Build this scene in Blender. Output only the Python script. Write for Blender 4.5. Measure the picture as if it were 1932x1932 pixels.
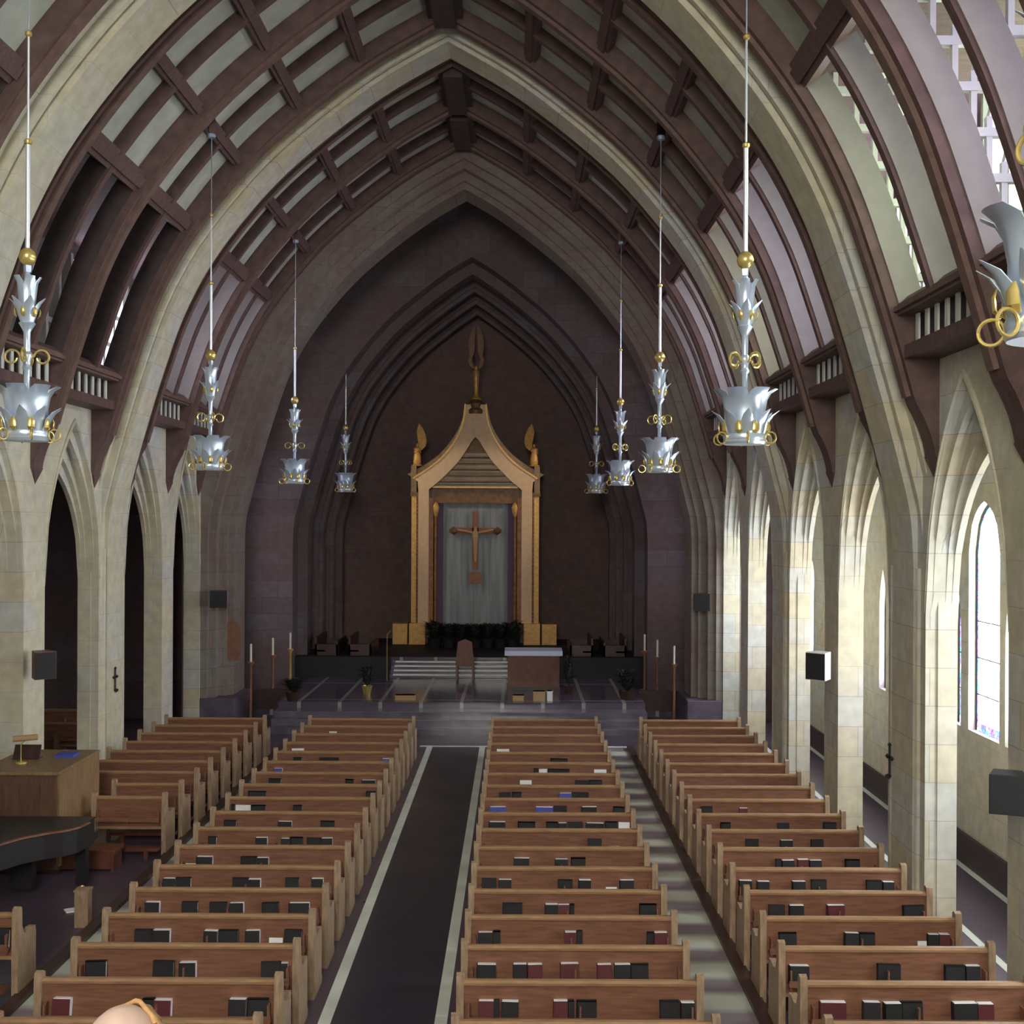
import bpy, bmesh, math, random
from mathutils import Vector, Matrix
random.seed(7)
for o in list(bpy.data.objects): bpy.data.objects.remove(o)
S = bpy.context.scene
COL = S.collection
R = math.radians
PI = math.pi
F = 2227.0          # focal length in pixels of the 1932 px frame
H = 5.2             # eye height
XC = 1.36           # eye offset from the nave axis

# ---------------------------------------------------------------- camera
cam = bpy.data.cameras.new('camera'); co = bpy.data.objects.new('camera', cam); COL.objects.link(co)
cam.sensor_width = 36; cam.lens = F/1932*36; cam.clip_start = .05; cam.clip_end = 200
cam.shift_x = -9/1932; cam.shift_y = 14/1932
co.matrix_world = Matrix.Translation((XC, 0, H)) @ Matrix.Rotation(R(90), 4, 'X') @ Matrix.Rotation(R(.28), 4, 'Z')
S.camera = co
S.view_settings.view_transform = 'Standard'; S.view_settings.look = 'None'
S.view_settings.gamma = 1; S.view_settings.use_curve_mapping = False
S.view_settings.exposure = .95
w = bpy.data.worlds.new('sky'); S.world = w; w.use_nodes = True
w.node_tree.nodes['Background'].inputs[0].default_value = (.62, .68, .8, 1)
w.node_tree.nodes['Background'].inputs[1].default_value = .35
S.cycles.max_bounces = 7; S.cycles.diffuse_bounces = 4; S.cycles.glossy_bounces = 3
S.cycles.sample_clamp_indirect = 4
S.cycles.use_denoising = True
# strengths of the daylight through the glass, the added fill panels and the lamps
E_WEST_FILL = 13; E_CLER = 9.5; E_AISLE = 11; E_LEFT = 6; E_SPOT = 290; E_CHANCEL_FILL = .6

# ---------------------------------------------------------------- materials
def mat(name, col, rough=.7, metal=0, noise=0, nscale=6, emit=None, estr=0, bump=0, stretch=None, spec=.5, col2=None):
    m = bpy.data.materials.new(name); m.use_nodes = True
    nt = m.node_tree; b = nt.nodes['Principled BSDF']
    b.inputs['Base Color'].default_value = (*col, 1); b.inputs['Roughness'].default_value = rough
    b.inputs['Metallic'].default_value = metal; b.inputs['Specular IOR Level'].default_value = spec
    if noise or col2:
        g = nt.nodes.new('ShaderNodeNewGeometry'); n = nt.nodes.new('ShaderNodeTexNoise')
        mp = nt.nodes.new('ShaderNodeMapping')
        nt.links.new(g.outputs['Position'], mp.inputs[0]); nt.links.new(mp.outputs[0], n.inputs['Vector'])
        if stretch: mp.inputs['Scale'].default_value = stretch
        n.inputs['Scale'].default_value = nscale; n.inputs['Detail'].default_value = 5
        cr = nt.nodes.new('ShaderNodeValToRGB')
        c2 = col2 or tuple(max(0, c*(1-noise)) for c in col); c1 = col if col2 else tuple(min(1, c*(1+noise)) for c in col)
        cr.color_ramp.elements[0].position = .32; cr.color_ramp.elements[0].color = (*c2, 1)
        cr.color_ramp.elements[1].position = .68; cr.color_ramp.elements[1].color = (*c1, 1)
        nt.links.new(n.outputs['Fac'], cr.inputs[0]); nt.links.new(cr.outputs[0], b.inputs['Base Color'])
        if bump:
            bp = nt.nodes.new('ShaderNodeBump'); bp.inputs['Strength'].default_value = bump
            nt.links.new(n.outputs['Fac'], bp.inputs['Height']); nt.links.new(bp.outputs[0], b.inputs['Normal'])
    if emit:
        b.inputs['Emission Color'].default_value = (*emit, 1); b.inputs['Emission Strength'].default_value = estr
    return m

def stone_mat(name, c1, c2, mortar, bw=.95, bh=.48, c3=None, rough=.85):
    m = bpy.data.materials.new(name); m.use_nodes = True
    nt = m.node_tree; L = nt.links; N = nt.nodes.new; b = nt.nodes['Principled BSDF']
    b.inputs['Roughness'].default_value = rough; b.inputs['Specular IOR Level'].default_value = .25
    g = N('ShaderNodeNewGeometry'); sp = N('ShaderNodeSeparateXYZ'); L.new(g.outputs['Position'], sp.inputs[0])
    ad = N('ShaderNodeMath'); L.new(sp.outputs[0], ad.inputs[0]); L.new(sp.outputs[1], ad.inputs[1])
    cb = N('ShaderNodeCombineXYZ'); L.new(ad.outputs[0], cb.inputs[0]); L.new(sp.outputs[2], cb.inputs[1])
    br = N('ShaderNodeTexBrick'); L.new(cb.outputs[0], br.inputs['Vector'])
    br.inputs['Color1'].default_value = (*c1, 1); br.inputs['Color2'].default_value = (*c2, 1); br.inputs['Mortar'].default_value = (*mortar, 1)
    br.inputs['Scale'].default_value = 1; br.inputs['Mortar Size'].default_value = .008; br.inputs['Mortar Smooth'].default_value = .6
    br.inputs['Brick Width'].default_value = bw; br.inputs['Row Height'].default_value = bh; br.inputs['Bias'].default_value = -.1
    n = N('ShaderNodeTexNoise'); n.inputs['Scale'].default_value = .55; n.inputs['Detail'].default_value = 6; L.new(g.outputs['Position'], n.inputs['Vector'])
    mr = N('ShaderNodeMapRange'); mr.inputs[1].default_value = .42; mr.inputs[2].default_value = .66; L.new(n.outputs['Fac'], mr.inputs[0])
    mx = N('ShaderNodeMix'); mx.data_type = 'RGBA'; L.new(mr.outputs[0], mx.inputs[0]); L.new(br.outputs['Color'], mx.inputs[6])
    mx.inputs[7].default_value = (*(c3 or c2), 1)
    mx.inputs[0].default_value = .5
    n2 = N('ShaderNodeTexNoise'); n2.inputs['Scale'].default_value = 5; n2.inputs['Detail'].default_value = 8; L.new(g.outputs['Position'], n2.inputs['Vector'])
    mr2 = N('ShaderNodeMapRange'); mr2.inputs[1].default_value = .3; mr2.inputs[2].default_value = .7; mr2.inputs[3].default_value = .86; mr2.inputs[4].default_value = 1.1; L.new(n2.outputs['Fac'], mr2.inputs[0])
    ml = N('ShaderNodeVectorMath'); ml.operation = 'SCALE'; L.new(mx.outputs[2], ml.inputs[0]); L.new(mr2.outputs[0], ml.inputs['Scale'])
    L.new(ml.outputs[0], b.inputs['Base Color'])
    bp = N('ShaderNodeBump'); bp.inputs['Strength'].default_value = .12; L.new(n2.outputs['Fac'], bp.inputs['Height']); L.new(bp.outputs[0], b.inputs['Normal'])
    return m

M = {}
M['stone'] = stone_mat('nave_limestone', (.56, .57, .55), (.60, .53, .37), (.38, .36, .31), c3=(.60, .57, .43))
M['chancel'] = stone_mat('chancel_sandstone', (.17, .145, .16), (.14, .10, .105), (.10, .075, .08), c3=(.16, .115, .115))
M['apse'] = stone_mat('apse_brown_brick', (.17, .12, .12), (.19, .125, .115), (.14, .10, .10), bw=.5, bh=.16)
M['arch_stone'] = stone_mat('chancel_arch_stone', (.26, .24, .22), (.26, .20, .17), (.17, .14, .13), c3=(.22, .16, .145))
M['plaster'] = mat('ceiling_plaster', (.46, .48, .42), .9, noise=.12, nscale=3, bump=.1)
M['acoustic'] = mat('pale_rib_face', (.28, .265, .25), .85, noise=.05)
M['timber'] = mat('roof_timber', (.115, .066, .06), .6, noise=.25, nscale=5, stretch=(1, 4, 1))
M['timber_dark'] = mat('ridge_timber', (.06, .042, .042), .6, noise=.2)  # also on the near left rib webs, to stand in for being unlit
M['timber_trim'] = mat('rib_moulding_timber', (.15, .09, .075), .55, noise=.2)
M['tracery'] = mat('white_tracery_stone', (.62, .64, .60), .8)
M['pew'] = mat('pew_oak', (.22, .10, .062), .42, noise=.22, nscale=4, stretch=(1, 6, 9), bump=.03)
M['pew_trim'] = mat('pew_rail_oak', (.35, .205, .11), .45, noise=.18, nscale=6, stretch=(1, 5, 5))
M['pew_end'] = mat('pew_end_oak', (.34, .235, .155), .45, noise=.25, nscale=6, stretch=(5, 5, 1))
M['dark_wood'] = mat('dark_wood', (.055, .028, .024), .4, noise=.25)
M['red_wood'] = mat('red_brown_wood', (.14, .05, .03), .4, noise=.25)
M['console'] = mat('console_lit_oak', (.24, .15, .075), .45, noise=.25, nscale=5, stretch=(4, 4, .6))  # paler than console_front to stand in for window light
M['console_front'] = mat('console_walnut', (.12, .06, .038), .45, noise=.25, nscale=5, stretch=(4, 4, .6))
M['black'] = mat('black_lacquer', (.02, .018, .02), .38)
M['black_cloth'] = mat('black_book_cloth', (.012, .012, .015), .7)
M['maroon'] = mat('maroon_book_cloth', (.10, .016, .022), .6)
M['navy'] = mat('blue_cover', (.06, .08, .40), .6)
M['lilac'] = mat('lilac_cover', (.42, .38, .75), .6)
M['ochre'] = mat('yellow_cover', (.62, .42, .10), .6)
M['paper'] = mat('white_paper', (.86, .87, .90), .8)
M['silver'] = mat('brushed_silver', (.66, .78, .95), .3, metal=.6)
M['gold'] = mat('polished_brass', (.72, .56, .20), .25, metal=.6)
M['rod'] = mat('pale_rod', (.78, .84, .92), .35, metal=.5)
M['gilt'] = mat('gilded_wood', (.62, .36, .11), .42, metal=.25, noise=.15, nscale=9)
M['gilt_pale'] = mat('cream_gilt_panel', (.70, .49, .30), .6, noise=.07, nscale=7)
M['gilt_brown'] = mat('brown_gilt', (.17, .085, .035), .5, metal=.2, noise=.3, nscale=8)
M['cornice_gilt'] = mat('bronze_ribs', (.17, .105, .045), .4, metal=.3, noise=.25, nscale=9)
M['vault_bronze'] = mat('dark_bronze', (.11, .07, .035), .35, metal=.3, noise=.35, nscale=3)
M['terracotta_gilt'] = mat('red_brown_gilt', (.24, .10, .04), .45, metal=.2, noise=.3, nscale=8)
M['dossal'] = mat('grey_blue_hanging', (.26, .29, .31), .9, noise=.14, nscale=2.2, stretch=(3, 1, .3))
M['dossal_edge'] = mat('purple_hanging_border', (.13, .09, .15), .9)
M['white'] = mat('white_paint', (.75, .76, .78), .6)
M['linen'] = mat('altar_linen', (.62, .66, .86), .8)
M['terracotta'] = mat('terracotta', (.26, .12, .08), .7, noise=.15)
M['wax'] = mat('candle_wax', (.80, .80, .68), .5)
M['leaf'] = mat('dark_foliage', (.018, .028, .018), .6, noise=.3)
M['skin'] = mat('skin', (.50, .36, .31), .5)
M['hair'] = mat('blond_hair', (.42, .24, .10), .6, noise=.2, nscale=60)
M['shirt'] = mat('blue_grey_shirt', (.10, .13, .2), .85)
M['trousers'] = mat('dark_trousers', (.03, .03, .04), .85)
M['marble'] = mat('purple_marble', (.12, .095, .14), .35, noise=.3, nscale=3)
M['iron'] = mat('dark_iron', (.05, .045, .045), .5, metal=.4)
M['tan'] = mat('tan_card', (.42, .28, .14), .8)
M['glass_dark'] = mat('unlit_stained_glass', (.03, .03, .035), .25)
M['wainscot'] = mat('dark_wainscot', (.06, .04, .045), .55, noise=.2)
M['white_line'] = mat('floor_white_marble', (.74, .80, .74), .4, noise=.12, nscale=1.4)

def floor_mat():
    m = bpy.data.materials.new('nave_floor_slate'); m.use_nodes = True
    nt = m.node_tree; L = nt.links; N = nt.nodes.new; b = nt.nodes['Principled BSDF']
    g = N('ShaderNodeNewGeometry'); sp = N('ShaderNodeSeparateXYZ'); L.new(g.outputs['Position'], sp.inputs[0])
    def math_(op, a, c, cl=False):
        n = N('ShaderNodeMath'); n.operation = op; n.use_clamp = cl
        for i, v in enumerate((a, c)):
            if isinstance(v, (int, float)): n.inputs[i].default_value = v
            else: L.new(v, n.inputs[i])
        return n.outputs[0]
    ax = math_('ABSOLUTE', sp.outputs[0], 0)
    nz = N('ShaderNodeTexNoise'); nz.inputs['Scale'].default_value = 1.1; nz.inputs['Detail'].default_value = 5; L.new(g.outputs['Position'], nz.inputs['Vector'])
    br = N('ShaderNodeTexBrick'); L.new(g.outputs['Position'], br.inputs['Vector']); br.offset = 0
    br.inputs['Color1'].default_value = (.085, .064, .095, 1); br.inputs['Color2'].default_value = (.10, .075, .11, 1); br.inputs['Mortar'].default_value = (.06, .045, .065, 1)
    br.inputs['Scale'].default_value = 1; br.inputs['Brick Width'].default_value = .6; br.inputs['Row Height'].default_value = .6; br.inputs['Mortar Size'].default_value = .006
    def mix(f, a, c):
        n = N('ShaderNodeMix'); n.data_type = 'RGBA'
        L.new(f, n.inputs[0])
        for i, v in ((6, a), (7, c)):
            if isinstance(v, tuple): n.inputs[i].default_value = (*v, 1)
            else: L.new(v, n.inputs[i])
        return n.outputs[2]
    # side-aisle walkway: pale strip with mauve cross bands at pew spacing
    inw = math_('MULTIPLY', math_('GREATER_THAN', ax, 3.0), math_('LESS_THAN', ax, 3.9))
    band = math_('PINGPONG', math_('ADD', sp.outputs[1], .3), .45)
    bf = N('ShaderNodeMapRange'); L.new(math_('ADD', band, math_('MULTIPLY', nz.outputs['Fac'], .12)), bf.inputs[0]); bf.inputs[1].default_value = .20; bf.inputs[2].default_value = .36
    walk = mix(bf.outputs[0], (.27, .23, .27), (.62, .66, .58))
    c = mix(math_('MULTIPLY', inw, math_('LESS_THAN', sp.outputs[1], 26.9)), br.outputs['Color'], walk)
    # centre aisle dark runner
    mid = math_('LESS_THAN', ax, .56)
    c = mix(math_('MULTIPLY', mid, math_('LESS_THAN', sp.outputs[1], 26.9)), c, (.038, .038, .058))
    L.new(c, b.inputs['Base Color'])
    rr = N('ShaderNodeMapRange'); L.new(nz.outputs['Fac'], rr.inputs[0]); rr.inputs[3].default_value = .22; rr.inputs[4].default_value = .42
    L.new(rr.outputs[0], b.inputs['Roughness'])
    return m
M['floor'] = floor_mat()

def chancel_floor_mat():
    m = bpy.data.materials.new('chancel_floor'); m.use_nodes = True
    nt = m.node_tree; L = nt.links; N = nt.nodes.new; b = nt.nodes['Principled BSDF']
    g = N('ShaderNodeNewGeometry'); br = N('ShaderNodeTexBrick'); L.new(g.outputs['Position'], br.inputs['Vector']); br.offset = 0
    br.inputs['Color1'].default_value = (.085, .068, .105, 1); br.inputs['Color2'].default_value = (.10, .08, .12, 1); br.inputs['Mortar'].default_value = (.30, .31, .31, 1)
    br.inputs['Scale'].default_value = 1; br.inputs['Brick Width'].default_value = 1.02; br.inputs['Row Height'].default_value = 3; br.inputs['Mortar Size'].default_value = .05
    L.new(br.outputs['Color'], b.inputs['Base Color']); b.inputs['Roughness'].default_value = .16
    return m
M['chancel_floor'] = chancel_floor_mat()
M['step'] = mat('step_marble', (.14, .125, .165), .14, noise=.25, nscale=2)

def glass_mat(name, tint, strength, scale=7, mixcol=.55):
    """stained glass lit by the daylight outside: many small coloured panes, leaded"""
    m = bpy.data.materials.new(name); m.use_nodes = True
    nt = m.node_tree; L = nt.links; N = nt.nodes.new; b = nt.nodes['Principled BSDF']
    g = N('ShaderNodeNewGeometry'); v = N('ShaderNodeTexVoronoi'); v.inputs['Scale'].default_value = scale; L.new(g.outputs['Position'], v.inputs['Vector'])
    h = N('ShaderNodeHueSaturation'); h.inputs['Saturation'].default_value = 1.3; L.new(v.outputs['Color'], h.inputs['Color'])
    mx = N('ShaderNodeMix'); mx.data_type = 'RGBA'; mx.inputs[0].default_value = mixcol
    L.new(h.outputs[0], mx.inputs[7]); mx.inputs[6].default_value = (*tint, 1)
    ve = N('ShaderNodeTexVoronoi'); ve.feature = 'DISTANCE_TO_EDGE'; ve.inputs['Scale'].default_value = scale; L.new(g.outputs['Position'], ve.inputs['Vector'])
    gt = N('ShaderNodeMapRange'); L.new(ve.outputs['Distance'], gt.inputs[0]); gt.inputs[1].default_value = .02; gt.inputs[2].default_value = .06; gt.inputs[3].default_value = .1
    st = N('ShaderNodeMath'); st.operation = 'MULTIPLY'; st.inputs[1].default_value = strength; L.new(gt.outputs[0], st.inputs[0])
    b.inputs['Base Color'].default_value = (.05, .05, .06, 1); b.inputs['Roughness'].default_value = .3
    L.new(mx.outputs[2], b.inputs['Emission Color']); L.new(st.outputs[0], b.inputs['Emission Strength'])
    return m
def plain_glass(name, tint, strength):
    return mat(name, (.1, .1, .1), .3, emit=tint, estr=strength)

# ---------------------------------------------------------------- mesh helpers
class MB:
    def __init__(s): s.v = []; s.f = []
    def poly(s, *idx): s.f.append(idx)
    def box(s, x0, x1, y0, y1, z0, z1):
        i = len(s.v)
        for x in (x0, x1):
            for y in (y0, y1):
                for z in (z0, z1): s.v.append((x, y, z))
        for q in ((0,1,3,2),(4,6,7,5),(0,4,5,1),(2,3,7,6),(0,2,6,4),(1,5,7,3)): s.f.append(tuple(i+k for k in q))
        return s
    def obox(s, c, ax, ay, az):
        """oriented box: centre and three half-axis vectors"""
        i = len(s.v); c, ax, ay, az = map(Vector, (c, ax, ay, az))
        for a in (-1, 1):
            for b_ in (-1, 1):
                for d in (-1, 1): s.v.append(tuple(c+ax*a+ay*b_+az*d))
        for q in ((0,1,3,2),(4,6,7,5),(0,4,5,1),(2,3,7,6),(0,2,6,4),(1,5,7,3)): s.f.append(tuple(i+k for k in q))
        return s
    def prism(s, pts, axis, a, b_):
        """closed outline extruded along an axis; pts are the other two coordinates in order"""
        n = len(pts); i = len(s.v)
        for t in (a, b_):
            for p, q in pts:
                s.v.append((t, p, q) if axis == 'x' else (p, t, q) if axis == 'y' else (p, q, t))
        s.f.append(tuple(range(i, i+n))); s.f.append(tuple(range(i+2*n-1, i+n-1, -1)))
        for k in range(n): s.f.append((i+k, i+(k+1) % n, i+n+(k+1) % n, i+n+k))
        return s
    def lathe(s, prof, n=16, c=(0, 0, 0)):
        i = len(s.v)
        for r, z in prof:
            for k in range(n):
                a = 2*PI*k/n; s.v.append((c[0]+r*math.cos(a), c[1]+r*math.sin(a), c[2]+z))
        for j in range(len(prof)-1):
            for k in range(n):
                s.f.append((i+j*n+k, i+j*n+(k+1) % n, i+(j+1)*n+(k+1) % n, i+(j+1)*n+k))
        s.f.append(tuple(i+k for k in range(n))[::-1]); e = i+(len(prof)-1)*n; s.f.append(tuple(e+k for k in range(n)))
        return s
    def tube(s, pts, r, n=8):
        pts = [Vector(p) for p in pts]; i = len(s.v); rr = r if isinstance(r, (list, tuple)) else [r]*len(pts)
        up = None
        for k, p in enumerate(pts):
            t = (pts[min(k+1, len(pts)-1)]-pts[max(k-1, 0)]).normalized()
            if up is None: up = t.orthogonal().normalized()
            up = (up - t*up.dot(t)).normalized(); sd = t.cross(up)
            for j in range(n):
                a = 2*PI*j/n; s.v.append(tuple(p+(up*math.cos(a)+sd*math.sin(a))*rr[k]))
        for k in range(len(pts)-1):
            for j in range(n): s.f.append((i+k*n+j, i+k*n+(j+1) % n, i+(k+1)*n+(j+1) % n, i+(k+1)*n+j))
        s.f.append(tuple(i+j for j in range(n))[::-1]); e = i+(len(pts)-1)*n; s.f.append(tuple(e+j for j in range(n)))
        return s
    def strip(s, a, b_, y0, y1):
        """two matched curves in XZ (a inner, b outer) extruded in Y, closed ends"""
        i = len(s.v); n = len(a)
        for k in range(n):
            for (x, z) in (a[k], b_[k]):
                for y in (y0, y1): s.v.append((x, y, z))
        for k in range(n-1):
            p = i+4*k; q = p+4
            s.f += [(p, p+1, q+1, q), (p+2, q+2, q+3, p+3), (p, q, q+2, p+2), (p+1, p+3, q+3, q+1)]
        s.f += [(i, i+2, i+3, i+1), (i+4*n-4, i+4*n-3, i+4*n-1, i+4*n-2)]
        return s
    def stripx(s, a, b_, x0, x1):
        """two matched curves in YZ extruded in X"""
        i = len(s.v); n = len(a)
        for k in range(n):
            for (y, z) in (a[k], b_[k]):
                for x in (x0, x1): s.v.append((x, y, z))
        for k in range(n-1):
            p = i+4*k; q = p+4
            s.f += [(p, p+1, q+1, q), (p+2, q+2, q+3, p+3), (p, q, q+2, p+2), (p+1, p+3, q+3, q+1)]
        s.f += [(i, i+2, i+3, i+1), (i+4*n-4, i+4*n-3, i+4*n-1, i+4*n-2)]
        return s
    def mesh(s, name, m, smooth=False, bevel=0):
        me = bpy.data.meshes.new(name); me.from_pydata([tuple(v) for v in s.v], [], s.f); me.validate()
        bm = bmesh.new(); bm.from_mesh(me); bmesh.ops.recalc_face_normals(bm, faces=bm.faces)
        if bevel: bmesh.ops.bevel(bm, geom=list(bm.edges), offset=bevel, segments=2, affect='EDGES', profile=.6)
        bm.to_mesh(me); bm.free()
        if smooth:
            for p in me.polygons: p.use_smooth = True
            me.set_sharp_from_angle(angle=R(40))
        me.materials.append(m); return me
    def obj(s, name, m, parent=None, smooth=False, bevel=0, loc=None):
        o = bpy.data.objects.new(name, s.mesh(name, m, smooth, bevel)); COL.objects.link(o)
        if parent: o.parent = parent
        if loc: o.location = loc
        return o

def tag(o, label=None, cat=None, group=None, kind=None):
    if label: o['label'] = label
    if cat: o['category'] = cat
    if group: o['group'] = group
    if kind: o['kind'] = kind
    return o
def thing(name, loc=(0, 0, 0), rz=0):
    o = bpy.data.objects.new(name, None); COL.objects.link(o); o.location = loc; o.rotation_euler.z = rz
    o.empty_display_size = .1; return o
def struct(name, mb, m, smooth=False): return tag(mb.obj(name, m, smooth=smooth), kind='structure')
def dup(o, loc=None, rz=None, parent=None):
    c = o.copy(); COL.objects.link(c)
    for k in ('label', 'group'):
        if k in c: del c[k]
    if parent: c.parent = parent
    if loc is not None: c.location = loc
    if rz is not None: c.rotation_euler.z = rz
    for ch in o.children:
        d = ch.copy(); COL.objects.link(d); d.parent = c
        for g in ch.children:
            e = g.copy(); COL.objects.link(e); e.parent = d
    return c
ORD = ['zeroth', 'first', 'second', 'third', 'fourth', 'fifth', 'sixth', 'seventh', 'eighth', 'ninth', 'tenth', 'eleventh', 'twelfth', 'thirteenth',
       'fourteenth', 'fifteenth', 'sixteenth', 'seventeenth', 'eighteenth', 'nineteenth', 'twentieth', 'twenty-first', 'twenty-second']

# ---------------------------------------------------------------- nave section (half profile of the arches, z above the eye)
KP = [(6.45, -.6), (6.40, .1), (6.25, .75), (6.05, 1.5), (5.82, 2.3), (5.55, 3.15), (5.22, 4.05), (4.72, 5.0), (4.0, 5.98), (3.2, 6.85), (2.2, 7.7), (1.15, 8.46), (0, 9.12)]
def catmull(P, n=7):
    out = []
    for i in range(len(P)-1):
        p0 = P[max(i-1, 0)]; p1 = P[i]; p2 = P[i+1]; p3 = P[min(i+2, len(P)-1)]
        for k in range(n):
            t = k/n
            out.append(tuple(.5*((2*p1[j])+(-p0[j]+p2[j])*t+(2*p0[j]-5*p1[j]+4*p2[j]-p3[j])*t*t+(-p0[j]+3*p1[j]-3*p2[j]+p3[j])*t**3) for j in (0, 1)))
    out.append(P[-1]); return out
PR = catmull(KP)                    # right half, foot to apex
NR = []
for i, p in enumerate(PR):
    a = PR[max(i-1, 0)]; b = PR[min(i+1, len(PR)-1)]
    t = Vector((b[0]-a[0], b[1]-a[1])).normalized(); NR.append((t.y, -t.x))
def curve(d, zlo=None, zhi=None, side=1):
    """profile moved outward by d, absolute z; mitred at the apex"""
    out = []
    for i, (p, n) in enumerate(zip(PR, NR)):
        if zlo is not None and p[1] < zlo: continue
        if zhi is not None and p[1] > zhi: continue
        if i == len(PR)-1: x, z = 0, p[1]+d/n[1]
        else:
            x, z = p[0]+n[0]*d, p[1]+n[1]*d
            if x < 0: x, z = 0, PR[-1][1]+d/NR[-1][1]
        out.append((x*side, z+H))
    return out
def full(d, foot=None):
    r = curve(d)
    if foot is not None: r = [(r[0][0], foot)]+r
    return r+[(-x, z) for x, z in reversed(r[:-1])]

BIG = [8.2, 15.55, 22.95]; CHA = 30.3
SMALL = [4.5, 11.9, 19.25, 26.6]
ZF = 0.0

# ---------------------------------------------------------------- floors
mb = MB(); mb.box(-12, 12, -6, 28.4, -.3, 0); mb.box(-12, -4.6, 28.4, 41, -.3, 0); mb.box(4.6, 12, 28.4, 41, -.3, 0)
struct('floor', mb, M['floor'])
mb = MB(); mb.box(-4.6, 4.6, 29.6, 34.2, -.3, .6); mb.box(-6.4, -4.6, 31.2, 36, .0, .15); mb.box(4.6, 6.4, 31.2, 36, .0, .15)
mb.box(-6.4, 6.4, 35.0, 41, 0, 1.1)
struct('floor.001', mb, M['chancel_floor'])
for k in range(3):
    y = 28.6+k*.33
    tag(MB().box(-4.6, 4.6, y-.2, 29.6 if k == 2 else y+.34, -.02, .15*(k+1)).obj('step', M['step'], bevel=.012),
        '%s of the dark marble steps rising from the nave to the chancel platform' % ['lowest', 'second', 'third'][k], 'step', 'steps up to the chancel')
for k in range(4):
    y = 34.15+k*.22
    st = MB().box(-2.3, 2.3, y, 35.0, .6, .7+.1*k).obj('step', M['step'], bevel=.012)
    MB().box(-2.2, 2.2, y-.006, y+.13, .7+.1*k-.035, .7+.1*k+.006).obj('nosing', M['white_line'], st)  # pale strip stands in for light caught on the glossy tread
    tag(st,
        '%s of the pale-edged marble steps in front of the gilded reredos' % ['lowest', 'second', 'third', 'topmost'][k], 'step', 'steps up to the reredos')
# pale marble lines let into the floor
for sx, nm in ((-1, 1), (1, 2)):
    struct('trim_%d' % nm, MB().box(sx*.6-.065, sx*.6+.065, -5, 26.95, 0, .004), M['white_line'])
struct('trim_3', MB().box(-.83, 4.0, 26.95, 27.08, 0, .004), M['white_line'])
struct('trim_4', MB().box(7.04, 7.14, 2, 29, 0, .004), M['white_line'])
struct('trim_5', MB().box(8.06, 8.16, 2, 29, 0, .004), M['white_line'])
for sx, nm in ((-1, 6), (1, 7)):
    struct('trim_%d' % nm, MB().box(sx*3.96-.07, sx*3.96+.07, 4, 26.9, 0, .06), M['dark_wood'])

# ---------------------------------------------------------------- arcade walls
def arch_z(t, a, h):
    Rr = (a*a+h*h)/(2*a); return math.sqrt(max(0, Rr*Rr-(t+Rr-a)**2))
def pointed(y0, y1, spring, apex, n=20):
    c = (y0+y1)/2; a = (y1-y0)/2
    return [(y0+(y1-y0)*k/n, spring+arch_z(abs(y0+(y1-y0)*k/n-c), a, apex-spring)) for k in range(n+1)]
HB = [(8.2, 11.9), (11.9, 15.55), (15.55, 19.25), (19.25, 22.95), (22.95, 26.6), (26.6, 30.3)]
WT = H+2.05
def opening(a, b):
    ha = .73 if a in BIG+[CHA] else .42; hb = .73 if b in BIG+[CHA] else .42
    if b == CHA: hb = 1.0
    return a+ha, b-hb
for side, nm in ((-1, 'left'), (1, 'right')):
    mb = MB()
    xs = [6.5, 6.58, 6.66, 6.74, 6.82, 6.9]; ap = [H+1.67, H+1.40, H+1.48, H+1.12, H+.85]
    last = 8.2-.73
    mb.box(*sorted((side*6.5, side*6.9)), -5.6, 4.1, 0, WT); mb.box(*sorted((side*6.5, side*6.9)), 4.9, 7.47, H-.5, WT)
    for a, b in HB:
        o0, o1 = opening(a, b)
        mb.box(*sorted((side*6.5, side*6.9)), last, o0, 0, WT)
        for k in range(5):
            c = pointed(o0, o1, H-1.15, ap[k]); mb.stripx(c, [(y, WT) for y, z in c], *sorted((side*xs[k], side*xs[k+1])))
        last = o1
    mb.box(*sorted((side*6.5, side*6.9)), last, 31.1, 0, WT)
    struct('wall_%s' % nm, mb, M['stone'])
    # slim applied mouldings outlining each arcade arch
    g = 0
    for a, b in HB:
        o0, o1 = opening(a, b); g += 1
        c = pointed(o0-.02, o1+.02, H-1.15, H+1.72); pts = [(side*6.49, y, z) for y, z in c]
        tag(MB().tube(pts, [.035*min(1, .12+min(i, 20-i)/7) for i in range(21)], 6).obj('arch_moulding', M['stone'], smooth=True),
            'slim stone moulding round the %s arcade arch of the %s wall' % (ORD[g], nm), 'moulding', 'arcade arch mouldings')
    # upper wall behind the clerestory
    mb = MB(); x0, x1 = sorted((side*7.6, side*7.9))
    mb.box(x0, x1, -5.6, 8.2, WT, H+6.2)
    mb.box(x0, x1, 8.2, 36, WT-.2, H+2.7); mb.box(x0, x1, 8.2, 36, H+5.2, H+6.2)
    mb.box(*sorted((side*6.9, side*7.9)), 8.2, 36, WT-.2, WT)
    for y in [8.2, 11.9, 15.55, 19.25, 22.95, 26.6, 30.3, 32.9]: mb.box(x0, x1, y-.3, y+.3, H+2.7, H+5.2)
    mb.box(x0, x1, 34, 36, H+2.7, H+5.2)
    struct('wall_%s.001' % nm, mb, M['chancel'])
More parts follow.
